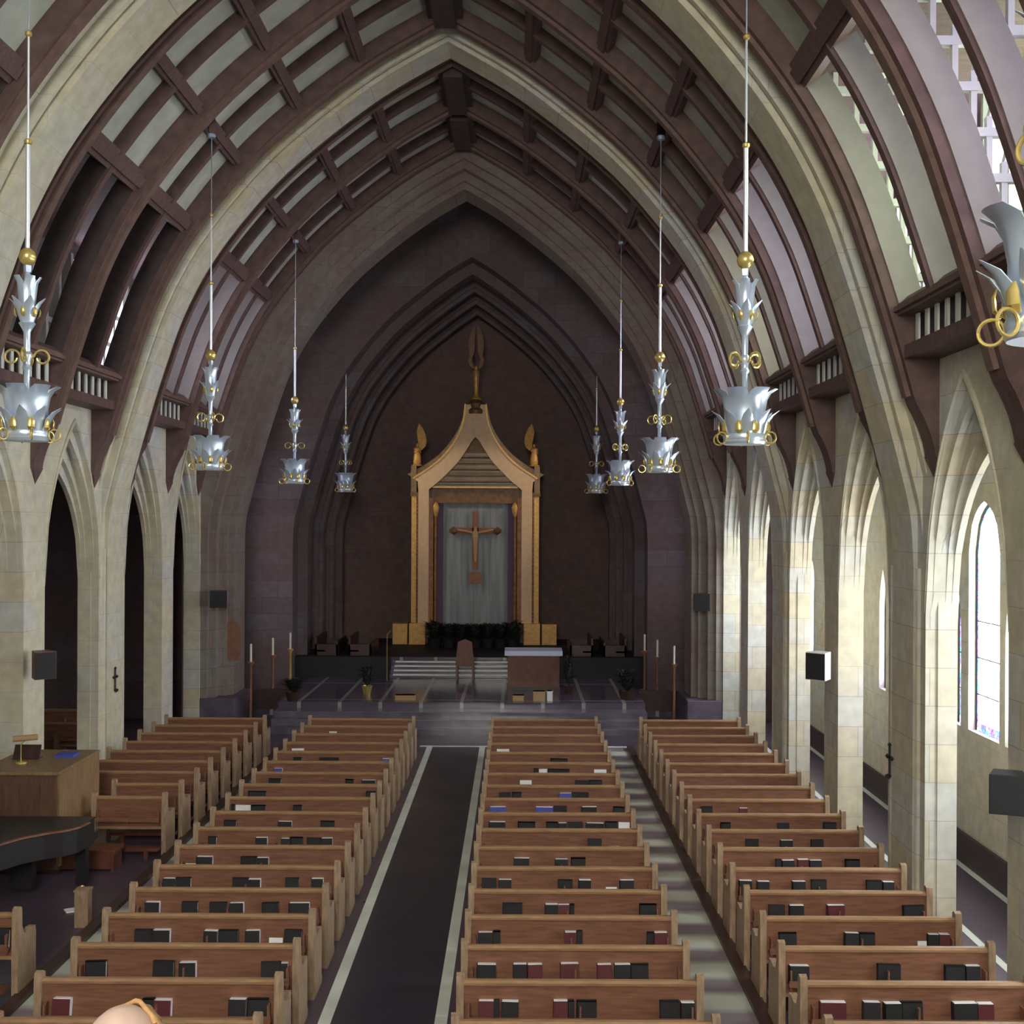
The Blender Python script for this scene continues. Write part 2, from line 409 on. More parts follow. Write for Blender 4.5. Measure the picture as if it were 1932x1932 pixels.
# side aisles
mb = MB(); AX = 8.22
for a, b in [(4.5, 8.2)]+HB:
    c = (a+b)/2-.1; l0 = a if a > 5 else 2
    segs = [(c-1.2, c-.75, 4.3), (c-.55, c+.6, 5.5), (c+.9, c+1.3, 4.3)]
    y = l0
    for s0, s1, apx in segs:
        mb.box(AX, AX+.35, y, s0, 0, 7.1); mb.box(AX, AX+.35, s0, s1, 0, 2.05)
        cc = pointed(s0, s1, apx-.75, apx, 10); mb.stripx(cc, [(yy, 7.1) for yy, z in cc], AX, AX+.35); y = s1
    mb.box(AX, AX+.35, y, b, 0, 7.1)
mb.box(AX, AX+.35, -5.6, 2, 0, 7.1); mb.box(AX, AX+.35, 30.3, 41, 0, 7.1)
struct('wall_right.002', mb, M['stone'])
g_aisle = glass_mat('aisle_stained_glass', (1, 1, 1), E_AISLE, 9, .35)
g_border = glass_mat('blue_glass_border', (.10, .18, 1), 2.2, 12, .35)
wn = 0
for a, b in [(4.5, 8.2)]+HB:
    c = (a+b)/2-.1; wn += 1
    mb = MB()
    for s0, s1, apx in [(c-1.2, c-.75, 4.3), (c-.55, c+.6, 5.5), (c+.9, c+1.3, 4.3)]:
        cc = pointed(s0, s1, apx-.75, apx, 10); mb.stripx(cc, [(yy, 2.05) for yy, z in cc], AX+.14, AX+.17)
    struct('window_%d' % wn, mb, g_aisle)
    fr = MB()
    for s0, s1, apx in [(c-1.2, c-.75, 4.3), (c-.55, c+.6, 5.5), (c+.9, c+1.3, 4.3)]:
        cc = pointed(s0+.02, s1-.02, apx-.75, apx-.02, 10)
        fr.tube([(AX+.12, s0+.02, 2.05)]+[(AX+.12, y, z) for y, z in cc]+[(AX+.12, s1-.02, 2.05)], .02, 6)
        for z in [2.6, 3.15, 3.7]: fr.box(AX+.11, AX+.13, s0, s1, z-.008, z+.008)
    bd = MB()
    for s0, s1, apx in [(c-1.2, c-.75, 4.3), (c-.55, c+.6, 5.5), (c+.9, c+1.3, 4.3)]:
        o_ = [(s0, 2.05)]+pointed(s0, s1, apx-.75, apx, 14)+[(s1, 2.05)]; w9 = .075
        i_ = [(s0+w9, 2.05)]+[(min(max(y, s0+w9), s1-w9), z-w9*1.1) for y, z in pointed(s0, s1, apx-.75, apx, 14)]+[(s1-w9, 2.05)]
        bd.stripx(i_, o_, AX+.12, AX+.138); bd.box(AX+.12, AX+.138, s0, s1, 2.05, 2.17)
    bd.obj('glass_border', g_border, bpy.data.objects['window_%d' % wn])
    o = fr.obj('window_frame', M['iron']); o.parent = bpy.data.objects['window_%d' % wn]
struct('baseboard_right', MB().box(AX-.06, AX, -5.6, 36, 0, .46), M['wainscot'])
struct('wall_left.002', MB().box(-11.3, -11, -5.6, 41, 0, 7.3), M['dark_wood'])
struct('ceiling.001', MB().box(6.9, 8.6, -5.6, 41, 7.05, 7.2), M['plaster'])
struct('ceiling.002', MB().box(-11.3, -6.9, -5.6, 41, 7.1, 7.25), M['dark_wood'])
# west end, with an unseen glowing window added as fill light
mb = MB(); mb.box(-12, -2.6, -6.1, -5.6, 0, 16); mb.box(2.6, 12, -6.1, -5.6, 0, 16); mb.box(-2.6, 2.6, -6.1, -5.6, 0, 6.8)
mb.box(-2.6, 2.6, -6.1, -5.6, 12.6, 16)
struct('wall_west', mb, M['stone'])
struct('window_20', MB().box(-2.6, 2.6, -5.95, -5.9, 6.8, 12.6), plain_glass('added_west_window_glass', (1, .95, .86), E_WEST_FILL))  # added glowing panel, unseen behind the camera
mb = MB()
for k in range(6): mb.box(-2.6+k*1.04-.06, -2.6+k*1.04+.06, -5.9, -5.7, 6.8, 12.6)
for z in (8.7, 10.6): mb.box(-2.6, 2.6, -5.9, -5.72, z-.06, z+.06)
mb.obj('mullion', M['stone']).parent = bpy.data.objects['window_20']  # bars of the added west window

# ---------------------------------------------------------------- roof skin
ZP0 = 5.25      # profile height where the lowest purlin sits; below it the roof opens to the clerestory
mb = MB()
for s in (-1, 1):
    mb.strip(curve(.42, ZP0, None, s), curve(.55, ZP0, None, s), 8.2, 34.5)
    mb.strip(curve(.42, -.6, None, s), curve(.55, -.6, None, s), -5.6, 8.2)
    e = curve(.42, ZP0, None, s)[0]
struct('ceiling', mb, M['plaster'])
mb = MB()
for s in (-1, 1):
    e = curve(.42, ZP0, None, s)[0]; mb.box(*sorted((e[0], s*7.9)), 8.2, 36, e[1], e[1]+.15)
struct('ceiling.003', mb, M['timber'])

# ---------------------------------------------------------------- stone arches
def rib_stone(name, yc, orders, m, label, group, foot=0.0, outer=.8, cap=None):
    t = thing(name, (0, yc, 0)); tag(t, label, 'arch', group)
    for k, (d, y0, y1, pn) in enumerate(orders):
        o = MB().strip(full(d, foot), full(outer, foot), y0, y1).obj(pn, m, t)
    return t
names = ['nearest', 'second', 'third']
for k, y in enumerate(BIG):
    t = rib_stone('stone_arch', y, [(0, -.42, .42, 'arch_band'), (.13, -.5, -.42, 'arch_order'), (.13, .42, .5, 'arch_order'), (.07, -.6, -.5, 'roll'), (.07, .5, .6, 'roll'), (.2, -.75, -.6, 'outer_order'), (.2, .6, .75, 'outer_order')],
              M['stone'], 'pale stone arch spanning the whole nave, the %s of three alike' % names[k], 'stone arches of the nave', outer=.44)
    for s in (-1, 1):     # vertical shafts in the angles of the pier
        for yy in (-.5, .5): MB().tube([(s*6.50, yy, 0), (s*6.50, yy, H-.6)], .05, 8).obj('shaft', M['stone'], t, smooth=True)
t = rib_stone('chancel_arch', CHA, [(-.65, -.35, .8, 'arch_band'), (-.5, -.5, -.35, 'arch_order'), (-.3, -.8, -.5, 'outer_order'), (-.12, -.95, -.8, 'hood_moulding')],
          M['arch_stone'], 'broad stepped stone arch between nave and darker chancel', None, outer=.5)
for s in (-1, 1): MB().box(*sorted((s*5.62, s*6.6)), -.98, .84, 0, .72).obj('pier_base', M['marble'], t, bevel=.02)
rib_stone('chancel_arch', 35.4, [(-1.25, -.8, .0, 'arch_order'), (-1.55, 0, .7, 'arch_band')], M['chancel'], 'dim stone arch at the apse entrance, behind the farthest chandeliers', None, foot=0, outer=.7)
for k, (y, d) in enumerate([(37.3, -1.72), (38.5, -1.86), (39.7, -1.98)]):
    rib_stone('apse_rib', y, [(d, -.18, .18, 'rib_band'), (d+.12, -.3, -.18, 'rib_order')], M['chancel'], 'dark slender stone rib round the apse, %s from the front' % ORD[k+1], 'apse ribs', outer=-1.2)
# apse shell
mb = MB()
mb.box(-6.4, 6.4, 40.5, 40.9, 0, 14.5)
struct('wall_east', mb, M['apse'])
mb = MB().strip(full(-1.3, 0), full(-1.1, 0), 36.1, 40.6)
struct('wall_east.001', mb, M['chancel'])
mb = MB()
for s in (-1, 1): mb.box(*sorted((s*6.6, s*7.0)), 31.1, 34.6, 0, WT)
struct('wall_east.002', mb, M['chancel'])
for s, k in ((-1, 18), (1, 19)):
    o = struct('window_%d' % k, MB().box(*sorted((s*6.52, s*6.58)), 31.3, 33.8, 2.2, 6.9), plain_glass('chancel_fill_glass_%d' % k, (.85, .76, .86), E_CHANCEL_FILL))  # unseen glowing panel added to lift the dark apse
    MB().box(*sorted((s*6.46, s*6.52)), 32.5, 32.6, 2.2, 6.9).box(*sorted((s*6.46, s*6.52)), 31.3, 33.8, 4.5, 4.6).obj('mullion', M['iron'], o)  # bars of the added chancel panel
mb = MB().box(-12, -7, 30.6, 31, 0, 7.2).box(7, 8.3, 30.6, 31, 0, 7.2); struct('wall_east.003', mb, M['chancel'])
tag(MB().prism([(-6.05, 1.6), (-5.63, 1.6), (-5.63, 2.3)]+[(-5.84+.21*math.cos(a), 2.3+.3*math.sin(a)) for a in (R(30), R(60), R(90), R(120), R(150))]+[(-6.05, 2.3)], 'y', 29.86, 29.96).obj('wall_plaque', M['terracotta']),
    'arched terracotta plaque on the left pier of the chancel arch', 'plaque')

# ---------------------------------------------------------------- timber roof
def timber_rib(yc, wdt, label, group, thick=True, z0=.75):
    t = thing('timber_rib', (0, yc, 0)); tag(t, label, 'roof rib', group)
    h = wdt/2
    for s in (-1, 1):
        if thick:
            inner = []; outer = []
            for (x, z), (x2, z2) in zip(curve(.14, z0-.3, None, s), curve(.43, z0-.3, None, s)):
                zz = z-H; taper = min(1, max(0, (zz-z0)/.7))
                if zz < z0-.05: continue
                xi = s*(6.46*(1-taper)+abs(x)*taper)
                xo, zo = (x2, z2)
                if zz < 2.3: xo, zo = s*6.52, z
                inner.append((xi, z)); outer.append((xo, zo))
            m_ = MB().strip(inner, outer, -h, h); z9 = inner[0][1]; b9 = len(m_.v)
            m_.v += [(s*6.44, -h, z9+.02), (s*6.52, -h, z9+.02), (s*6.52, h, z9+.02), (s*6.44, h, z9+.02), (s*6.50, 0, z9-.25)]
            m_.f += [(b9, b9+1, b9+4), (b9+1, b9+2, b9+4), (b9+2, b9+3, b9+4), (b9+3, b9, b9+4)]
            m_.obj('rib', M['timber'], t)
            a, b = curve(.08, 1.5, None, s), curve(.15, 1.5, None, s)
            MB().strip(a, b, -h*.45, h*.45).obj('rib_moulding', M['timber_trim'], t)
        else:
            MB().strip(curve(.22, 2.5, None, s), curve(.43, 2.5, None, s), -h, h).obj('rib', M['timber'], t)
        if yc > 8.5 and yc < 34:
            pale = M['acoustic'] if (s > 0 or yc > 23.5) else M['timber_dark']  # near left webs coloured dark to stand in for being unlit
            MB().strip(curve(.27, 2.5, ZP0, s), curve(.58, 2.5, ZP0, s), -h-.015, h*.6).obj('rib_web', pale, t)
            # openwork tracery filling the spandrel between the curved web and the wall
            if s > 0 or yc > 23.5:
                tr = MB(); cv = curve(.60, 2.6, ZP0, 1)
                def xat(z):
                    for p, q in zip(cv, cv[1:]):
                        if p[1] <= z <= q[1]: return p[0]+(q[0]-p[0])*(z-p[1])/(q[1]-p[1])
                    return cv[0][0] if z < cv[0][1] else cv[-1][0]
                zt = H+5.3
                for i in range(6):
                    z = H+3.0+i*.46; x = xat(z)-.03
                    if x > 7.2: continue
                    tr.box(*sorted((s*x, s*(x+.42))), -.04, .05, z-.045, z+.045)            # little transom
                    tr.box(*sorted((s*(x+.02), s*(x+.08))), -.028, .038, z, z+.62)          # mullion
                    hd = [(s*(x+.05+.17*(1-math.cos(a))), 0.0, z+.62+.2*math.sin(a)) for a in (0, .5, 1.0, 1.57)]
                    tr.tube(hd, .026, 5)
                    tr.tube([(s*(x+.39), 0, z+.62), (s*(x+.33), 0, z+.74), (s*(x+.22), 0, z+.82)], .024, 5)
                tr.box(*sorted((s*6.55, s*6.61)), -.03, .04, H+2.7, zt)
                tr.obj('tracery', M['tracery'], t)
    return t
def whr(y):
    if y < 8.2: return 'near the camera'
    names = [(8.2, 'nearest stone arch'), (15.55, 'second stone arch'), (22.95, 'third stone arch'), (30.3, 'chancel arch')]
    return min(names, key=lambda n: abs(n[0]-y))[1]
for y, nm in ((8.2, 'nearest stone arch'), (15.55, 'second stone arch'), (22.95, 'third stone arch'), (30.3, 'chancel arch')):
    off = 1.0 if y != CHA else 1.18
    timber_rib(y-off, .36, 'thick brown timber roof rib against the near side of the %s' % nm, 'timber ribs flanking stone arches')
    if y != 8.2 or 1: timber_rib(y+off, .36, 'thick brown timber roof rib against the far side of the %s' % nm, 'timber ribs flanking stone arches')
thin = []
prin = SMALL[1:]+[33.0]
bn = ['nearest', 'second', 'third', 'farthest']
for k, y in enumerate(prin):
    timber_rib(y, .38, 'thick brown timber rib in mid bay, the %s of those carrying chandeliers' % bn[k], 'mid-bay timber ribs')
    bl = [8.2, 15.55, 22.95, 30.3][k]; bh = [15.55, 22.95, 30.3, 35.0][k]
    timber_rib((bl+1.0+y)/2, .13, 'thin brown rib crossing the roof panels before the %s mid-bay rib' % bn[k], 'thin roof ribs', False)
    if k < 3: timber_rib((bh-1.0+y)/2, .13, 'thin brown rib crossing the roof panels behind the %s mid-bay rib' % bn[k], 'thin roof ribs', False)
# purlins and ridge, one length per half bay
def at_profile(z):
    for i in range(len(PR)-1):
        if PR[i][1] <= z <= PR[i+1][1]:
            f = (z-PR[i][1])/(PR[i+1][1]-PR[i][1]); return (PR[i][0]+(PR[i+1][0]-PR[i][0])*f, z), NR[i]
pl = [(5.27, .17, 'lowest'), (6.42, .12, 'second lowest'), (7.42, .12, 'second highest'), (8.28, .12, 'highest')]
spans = [(9.4, 11.7, 'first half of the nearest bay'), (12.1, 14.35, 'second half of the nearest bay'), (16.75, 19.05, 'first half of the middle bay'), (19.45, 21.75, 'second half of the middle bay'),
         (24.15, 26.4, 'first half of the third bay'), (26.8, 28.9, 'second half of the third bay'), (31.7, 34.4, 'chancel')]
for y0, y1, sn in spans:
    for s, sd in ((-1, 'left'), (1, 'right')):
        for z, hw, pn in pl:
            p, n = at_profile(z); c = (s*(p[0]+n[0]*.34), 0, H+p[1]+n[1]*.34)
            T = Vector((-n[1]*s, 0, n[0])); Nn = Vector((n[0]*s, 0, n[1]))
            m_ = MB().obox((c[0], (y0+y1)/2, c[2]), T*hw, (0, (y1-y0)/2, 0), Nn*.10)
            m_.obox((c[0]-Nn.x*.12, (y0+y1)/2, c[2]-Nn.z*.12), T*hw*.5, (0, (y1-y0)/2, 0), Nn*.03)
            tag(m_.obj('purlin', M['timber']), '%s brown purlin on the %s slope, %s' % (pn, sd, sn), 'purlin', 'purlins')
    zr = H+PR[-1][1]
    tag(MB().box(-.32, .32, y0, y1, zr+.1, zr+.9).box(-.2, .2, y0, y1, zr-.08, zr+.1).obj('ridge_beam', M['timber_dark']),
        'dark heavy ridge beam along the roof peak, %s' % sn, 'ridge beam', 'ridge beams')
    for s, sd in ((-1, 'left'), (1, 'right')):
        # cornice with dentils at the foot of the roof
        t = thing('cornice', (s*6.2, (y0+y1)/2, H+2.3)); tag(t, 'brown carved cornice with pale dentils on the %s wall, %s' % (sd, sn), 'cornice', 'cornices')
        L2 = (y1-y0)/2; q = -s
        MB().box(*sorted((q*.22, -q*.35)), -L2, L2, .2, .34).box(*sorted((q*.27, q*.1)), -L2, L2, .24, .30).obj('top_rail', M['timber_trim'], t)
        MB().box(*sorted((q*.14, -q*.35)), -L2, L2, -.32, -.16).obj('bottom_rail', M['timber'], t)
        MB().box(*sorted((-q*.05, -q*.35)), -L2, L2, -.16, .2).obj('back_board', M['timber_dark'], t)
        nd = 7
        for i in range(nd):
            yy = -L2+(i+.5)*2*L2/nd
            MB().box(*sorted((q*.04, q*.015)), yy-.05, yy+.05, -.16, .2).obj('dentil', M['tracery'] if i % 1 == 0 else M['timber'], t)
        # sloping sill board above
        MB().prism([(-q*-.2, .34), (-q*.35, .34), (-q*1.35, .75), (-q*1.35, .9), (-q*-.1, .44)], 'y', -L2, L2).obj('sloping_sill', M['timber'], t)
# clerestory windows: deep stone mullions with lit glass behind
tints = [(.80, .74, 1), (.86, 1, .74), (.80, .74, 1), (.98, 1, .80), (.86, .78, 1), (.8, .78, 1), (1, .85, .95), (.85, .8, 1)]
cl = [(8.5, 11.6), (12.2, 15.25), (15.85, 18.95), (19.55, 22.65), (23.25, 26.3), (26.9, 30.0), (30.6, 32.6), (33.2, 34)]
k = 20
for s in (1, -1):
    for i, (a, b) in enumerate(cl):
        k += 1
        mb = MB(); n = 5
        for j in range(n+1):
            y = a+(b-a)*j/n; mb.box(*sorted((s*7.42, s*7.7)), y-.06, y+.06, H+2.7, H+5.2)
        for z in (H+3.75, H+4.4): mb.box(*sorted((s*7.5, s*7.7)), a, b, z-.05, z+.05)
        o = struct('window_%d' % k, mb, M['tracery'])
        if s > 0: gm = plain_glass('clerestory_glass_%d' % k, tints[i], E_CLER*(.6 if i > 4 else 1))
        elif i < 4: gm = M['glass_dark']
        else: gm = plain_glass('clerestory_glass_%d' % k, tints[i], E_LEFT)
        MB().box(*sorted((s*7.72, s*7.76)), a, b, H+3.3, H+5.2).obj('glass', gm, o)
# ---------------------------------------------------------------- pews
def make_pew(wd):
    t = thing('wooden_pew')
    MB().prism([(0, .44), (.03, .44), (-.01+.03, .87), (-.01, .87)], 'x', -wd/2+.04, wd/2-.04).obj('backrest', M['pew'], t)
    MB().prism([(-.03, .865), (.045, .865), (.05, .885), (.03, .91), (-.015, .91), (-.035, .89)], 'x', -wd/2+.04, wd/2-.04).obj('top_rail', M['pew_trim'], t)
    MB().prism([(0, .44), (.42, .455), (.44, .44), (.42, .42), (0, .40)], 'x', -wd/2+.04, wd/2-.04).obj('seat', M['pew_trim'], t, bevel=0)
    m_ = MB().box(-wd/2+.08, wd/2-.08, -.105, -.002, .535, .55).box(-wd/2+.08, wd/2-.08, -.115, -.103, .535, .60)
    for x in (-wd/2+.1, 0, wd/2-.1): m_.box(x-.008, x+.008, -.11, -.002, .50, .70)
    m_.obj('book_rack', M['pew'], t)
    MB().box(-wd/2+.04, wd/2-.04, -.30, -.16, .14, .19).box(-wd/2+.2, -wd/2+.26, -.26, -.2, 0, .14).box(wd/2-.26, wd/2-.2, -.26, -.2, 0, .14).obj('kneeler', M['red_wood'], t)
    for s in (-1, 1):
        x = s*(wd/2-.02)
        pr = [(-.06, 0), (.44, 0), (.46, .05), (.42, .12), (.42, .58), (.40, .645), (.30, .655), (.2, .63), (.10, .66), (.055, .75), (.05, .95), (.01, .975), (-.04, .96), (-.05, .88), (-.06, .5)]
        e = MB().prism(pr, 'x', x-.035, x+.035).obj('end_panel', M['pew_end'], t)
    return t
def rowY(n): return 11.0+.898*n
def book_style(kind):
    return {'B': ('black hymnal with white page tops', 'black_cloth', 1), 'D': ('dark hymnal lying closed', 'black_cloth', 0), 'R': ('maroon hymnal with white page tops', 'maroon', 1),
            'W': ('white paper leaflet', 'paper', 2), 'L': ('lilac leaflet', 'lilac', 2), 'N': ('blue-covered book with white page tops', 'navy', 1), 'Y': ('yellow booklet', 'ochre', 2),
            'P': ('large white sheet', 'paper', 3)}[kind]
# measured books: row -> list of (kind, left px, right px) in the photograph, turned into metres on that pew
c5 = lambda a: a/3.864
c6 = lambda a: 400+a/3.864
c2_ = lambda a: 400+a*.2588
c7 = lambda a: 880+a/3.864
c8 = lambda a: 1380+a*.2857
c4 = lambda a: 1280+a*.3375
BK = {
 'B2': {-1: (c5, ''), 0: (c5, 'R400-530 D1060-1140 R1140-1265 B1685-1810 D1820-1970'), 1: (c5, 'D640-790 D1130-1280 B1325-1445 D1920-2060 B2065-2115'),
        2: (c5, 'D995-1120 B1130-1255 B1500-1600 D1610-1750 B1805-1910 W1975-2075 D2086-2210'), 3: (c5, 'B1070-1175 D1340-1455 D1540-1665 B1690-1790 D1925-2045 B2120-2270'),
        4: (c5, 'B1200-1290 D1294-1405 D1705-1820 B1822-1912 D2092-2190 B2285-2370 W2374-2426'), 5: (c5, 'W1365-1440 B1444-1560 D1766-1880 B1886-1970'),
        6: (c6, 'D-20-40 B330-415 B515-575 D580-670 D700-800 B810-890'), 7: (c2_, 'D95-185 W205-290 B490-590 D800-900 W915-990'),
        8: (c2_, 'D150-176 P180-290 D294-400 W405-470 D600-664 W670-740 W750-825 W870-928 L935-1050 W1075-1135'),
        9: (c2_, 'D270-400 W410-490 W590-670 L680-795 D1130-1200'), 10: (c2_, 'D420-510 W530-575 W580-640 Y665-765 W810-855 D980-1040 B1100-1200'),
        11: (c2_, 'N460-520 W830-935 W950-1000 W1070-1125'), 12: (c2_, 'W530-580 D600-660 D790-930 W1090-1130 N1250-1315'), 13: (c2_, 'P590-680 W775-835 W860-915 W960-1020'), 15: (c2_, 'P860-915')},
 'B3': {0: (c7, 'R105-215 D220-255 B270-395 R650-755 D760-800 D820-965 D1430-1570 B1580-1705'), 1: (c7, 'B90-230 B355-455 R460-570 R700-835 R970-1075 B1095-1212 D1217-1345'),
        2: (c7, 'B100-205 D208-260 R730-815 D820-860 D1330-1380 R1385-1480'), 3: (c7, 'D275-420 B585-678 R682-765 D768-800 D1275-1400'),
        4: (c7, 'D125-230 B245-340 D680-785 B830-920 W1030-1110 B1130-1235'), 5: (c7, 'B355-470 B655-750 D775-880'), 6: (c7, 'D895-995 W1065-1130'),
        7: (c7, 'B175-295 W300-380 D384-510 W545-588 D592-676 B680-740 D750-860 B880-1010 D1020-1110 P1120-1200'),
        8: (c7, 'N180-300 W315-385 W405-470 N510-640 D645-740 W765-825 B850-960 W985-1050 D1080-1170'), 9: (c7, 'W190-246 D250-330 D340-410 W515-580 N690-776 D780-900 W1035-1105'),
        10: (c7, 'W220-285 W300-365 P400-485 W505-555 D800-900 D905-1000 W1010-1060'), 11: (c7, 'W210-300 D500-536 P540-600 D604-760 P940-1030'),
        12: (c7, 'W390-440 W560-600 D620-745 W870-915 W945-1020'), 13: (c7, 'P230-320 W765-815 W850-930')},
 'B4': {0: (c8, 'R600-770 B885-995 B1025-1136 D1142-1280 B1480-1636 R1642-1745'), 1: (c8, 'B395-525 D980-1130 D1425-1555 B1560-1655'), 2: (c8, 'D330-445 B760-852 D857-960 W1245-1305 B1310-1380 R1384-1450'),
        3: (c8, 'D260-365 B395-490 R645-760 D1150-1290'), 4: (c8, 'B60-145 B180-260 B415-500 D540-640 D905-1005 B1010-1085'), 5: (c8, 'D306-342 B345-425 R450-520 B525-605 D765-860'),
        6: (c8, 'D105-190 B335-415 D540-620 W650-745'), 7: (c4, 'D245-300 W450-507 W510-562 D566-630 D820-890'), 8: (c4, 'D135-200 W230-275 R350-395 W445-495 W605-650 W725-775'),
        9: (c4, 'W135-185 W400-445 W600-650'), 10: (c4, 'W100-145 W295-340 W505-560'), 11: (c4, 'W175-225 W460-510')},
 'B1': {2: (c5, 'D-60-80 P86-130'), 9: (c5, 'D740-815 W820-880 W895-940 W1090-1160'), 10: (c5, 'W900-960 W1220-1280'), 11: (c5, 'W760-805 W1160-1190 W1430-1470'), 12: (c5, 'W995-1040'), 13: (c5, 'W1350-1400'), 14: (c5, 'W1600-1635')},
}
BLK = {'B1': (-6.16, -4.02, 'far left'), 'B2': (-3.09, -.81, 'left centre'), 'B3': (.84, 3.1, 'right centre'), 'B4': (4.02, 6.18, 'far right')}
protoA = make_pew(2.27); protoB = make_pew(2.15); protoC = make_pew(1.12); used = {}
def book_mesh(mn, pages):
    a = MB()
    if pages == 2: a.box(-.5, .5, -.006, .006, 0, .09)
    elif pages == 3: a.box(-.5, .5, -.006, .006, 0, .17)
    elif pages == 1:
        a.box(-.5, .5, -.042, -.036, 0, .18).box(-.5, .5, .036, .042, 0, .18).box(-.5, -.46, -.042, .042, 0, .18)
    else: a.box(-.5, .5, -.025, -.019, 0, .19).box(-.5, .5, .019, .025, 0, .19).box(-.5, .5, -.025, .025, .178, .19).box(-.5, -.46, -.025, .025, 0, .19)
    return a.mesh('book_cover', M[mn])
bm_cache = {}
pages_me = MB().box(-.455, .49, -.0355, .0355, .004, .184).mesh('pages', M['paper'])
pages_low = MB().box(-.455, .48, -.0185, .0185, .004, .176).mesh('pages', M['paper'])
import re
for bk, (x0, x1, bn_) in BLK.items():
    rows = list(range(-1, 17))
    if bk == 'B1': rows = [2]+list(range(8, 17))
    proto = protoA if bk in ('B2', 'B3') else protoB
    for ri, n in enumerate(rows):
        Y = rowY(n)
        proto = protoA if bk in ('B2', 'B3') else protoB
        x0 = BLK[bk][0]
        if bk == 'B1' and n in (8, 9): proto = protoC; x0 = -5.14
        if proto.name not in used: t = proto; used[proto.name] = 1
        else: t = dup(proto)
        t.location = ((x0+x1)/2, Y, 0)
        tag(t, 'oak pew in the %s block, %s row up from the bottom edge' % (bn_, ORD[ri+1]), 'pew', 'pews in the %s block' % bn_)
        if n in BK[bk]:
            cf, txt = BK[bk][n]; lst = re.findall(r'([A-Z])(-?\d+)-(\d+)', txt)
            for bi, (kd, a, b) in enumerate(lst):
                xa = (cf(float(a))-975)*(Y-.06)/F+XC; xb = (cf(float(b))-975)*(Y-.06)/F+XC
                xa = max(xa, x0+.07); xb = min(xb, x1-.07)
                if xb-xa < .03: continue
                ls, mn, pg = book_style(kd)
                if (mn, pg) not in bm_cache: bm_cache[(mn, pg)] = book_mesh(mn, pg)
                o = bpy.data.objects.new('leaflet' if pg >= 2 else 'hymnal', bm_cache[(mn, pg)]); COL.objects.link(o)
                dz = random.uniform(-.01, .012)
                o.location = ((xa+xb)/2, Y-.055, .553+ (0 if pg < 2 else .02)); o.scale = (xb-xa, 1, (1+dz*3)*(1+.035*min(max(n, 0), 9)))
                o.rotation_euler = (R(-6)+random.uniform(-.03, .03), random.uniform(-.02, .02), random.uniform(-.03, .03))
                if pg < 2:
                    p = bpy.data.objects.new('pages', pages_me if pg == 1 else pages_low); COL.objects.link(p); p.parent = o
                tag(o, '%s, %s from left, %s pew up, %s block' % (ls, ORD[bi+1], ORD[ri+1], bn_), 'leaflet' if pg >= 2 else 'book', 'leaflets in the pew racks' if pg >= 2 else 'hymnals in the pew racks')
for k in range(5):
    t = dup(protoA); t.location = (-8.7, 19.6+k*1.7, 0)
    tag(t, 'pew in shadow in the left side aisle beyond the pillars, %s from the front' % ORD[k+1], 'pew', 'pews in the left side aisle')

# ---------------------------------------------------------------- chandeliers
def leaf_mesh(name, m, prof, width, n=6, thick=.006, curl=.35):
    """a curved metal leaf: prof = list of (radius, z, half-width factor)"""
    mb = MB(); rows = []
    for (r, z, wf) in prof:
        row = []
        for j in range(n+1):
            u = (j/n-.5)*2; row.append((r-curl*width*wf*u*u, width*wf*u, z))
        rows.append(row)
    i = 0
    for lay in (0, 1):
        for row in rows:
            for (x, y, z) in row: mb.v.append((x+(thick if lay else 0), y, z))
    nr = len(rows); st = n+1; off = nr*st
    for a in range(nr-1):
        for j in range(n):
            p = a*st+j; mb.f.append((p, p+1, p+st+1, p+st)); mb.f.append((off+p, off+p+st, off+p+st+1, off+p+1))
        mb.f.append((a*st, a*st+st, off+a*st+st, off+a*st)); mb.f.append((a*st+n, off+a*st+n, off+a*st+st+n, a*st+st+n))
    for j in range(n):
        mb.f.append((j, off+j, off+j+1, j+1)); q = (nr-1)*st+j; mb.f.append((q, q+1, off+q+1, off+q))
    return mb.mesh(name, m, smooth=True)
def scroll_mesh():
    pts = []
    for k in range(26):
        a = PI*.95-k/25*PI*1.9; r = .082-(k/25)*.03
        pts.append((.15+r*math.cos(a), 0, .0+r*math.sin(a)*1.0))
    pts = [(.03, 0, -.02), (.05, 0, .0)]+pts
    return MB().tube(pts, [.012]*len(pts), 8).mesh('scroll', M['gold'], smooth=True)
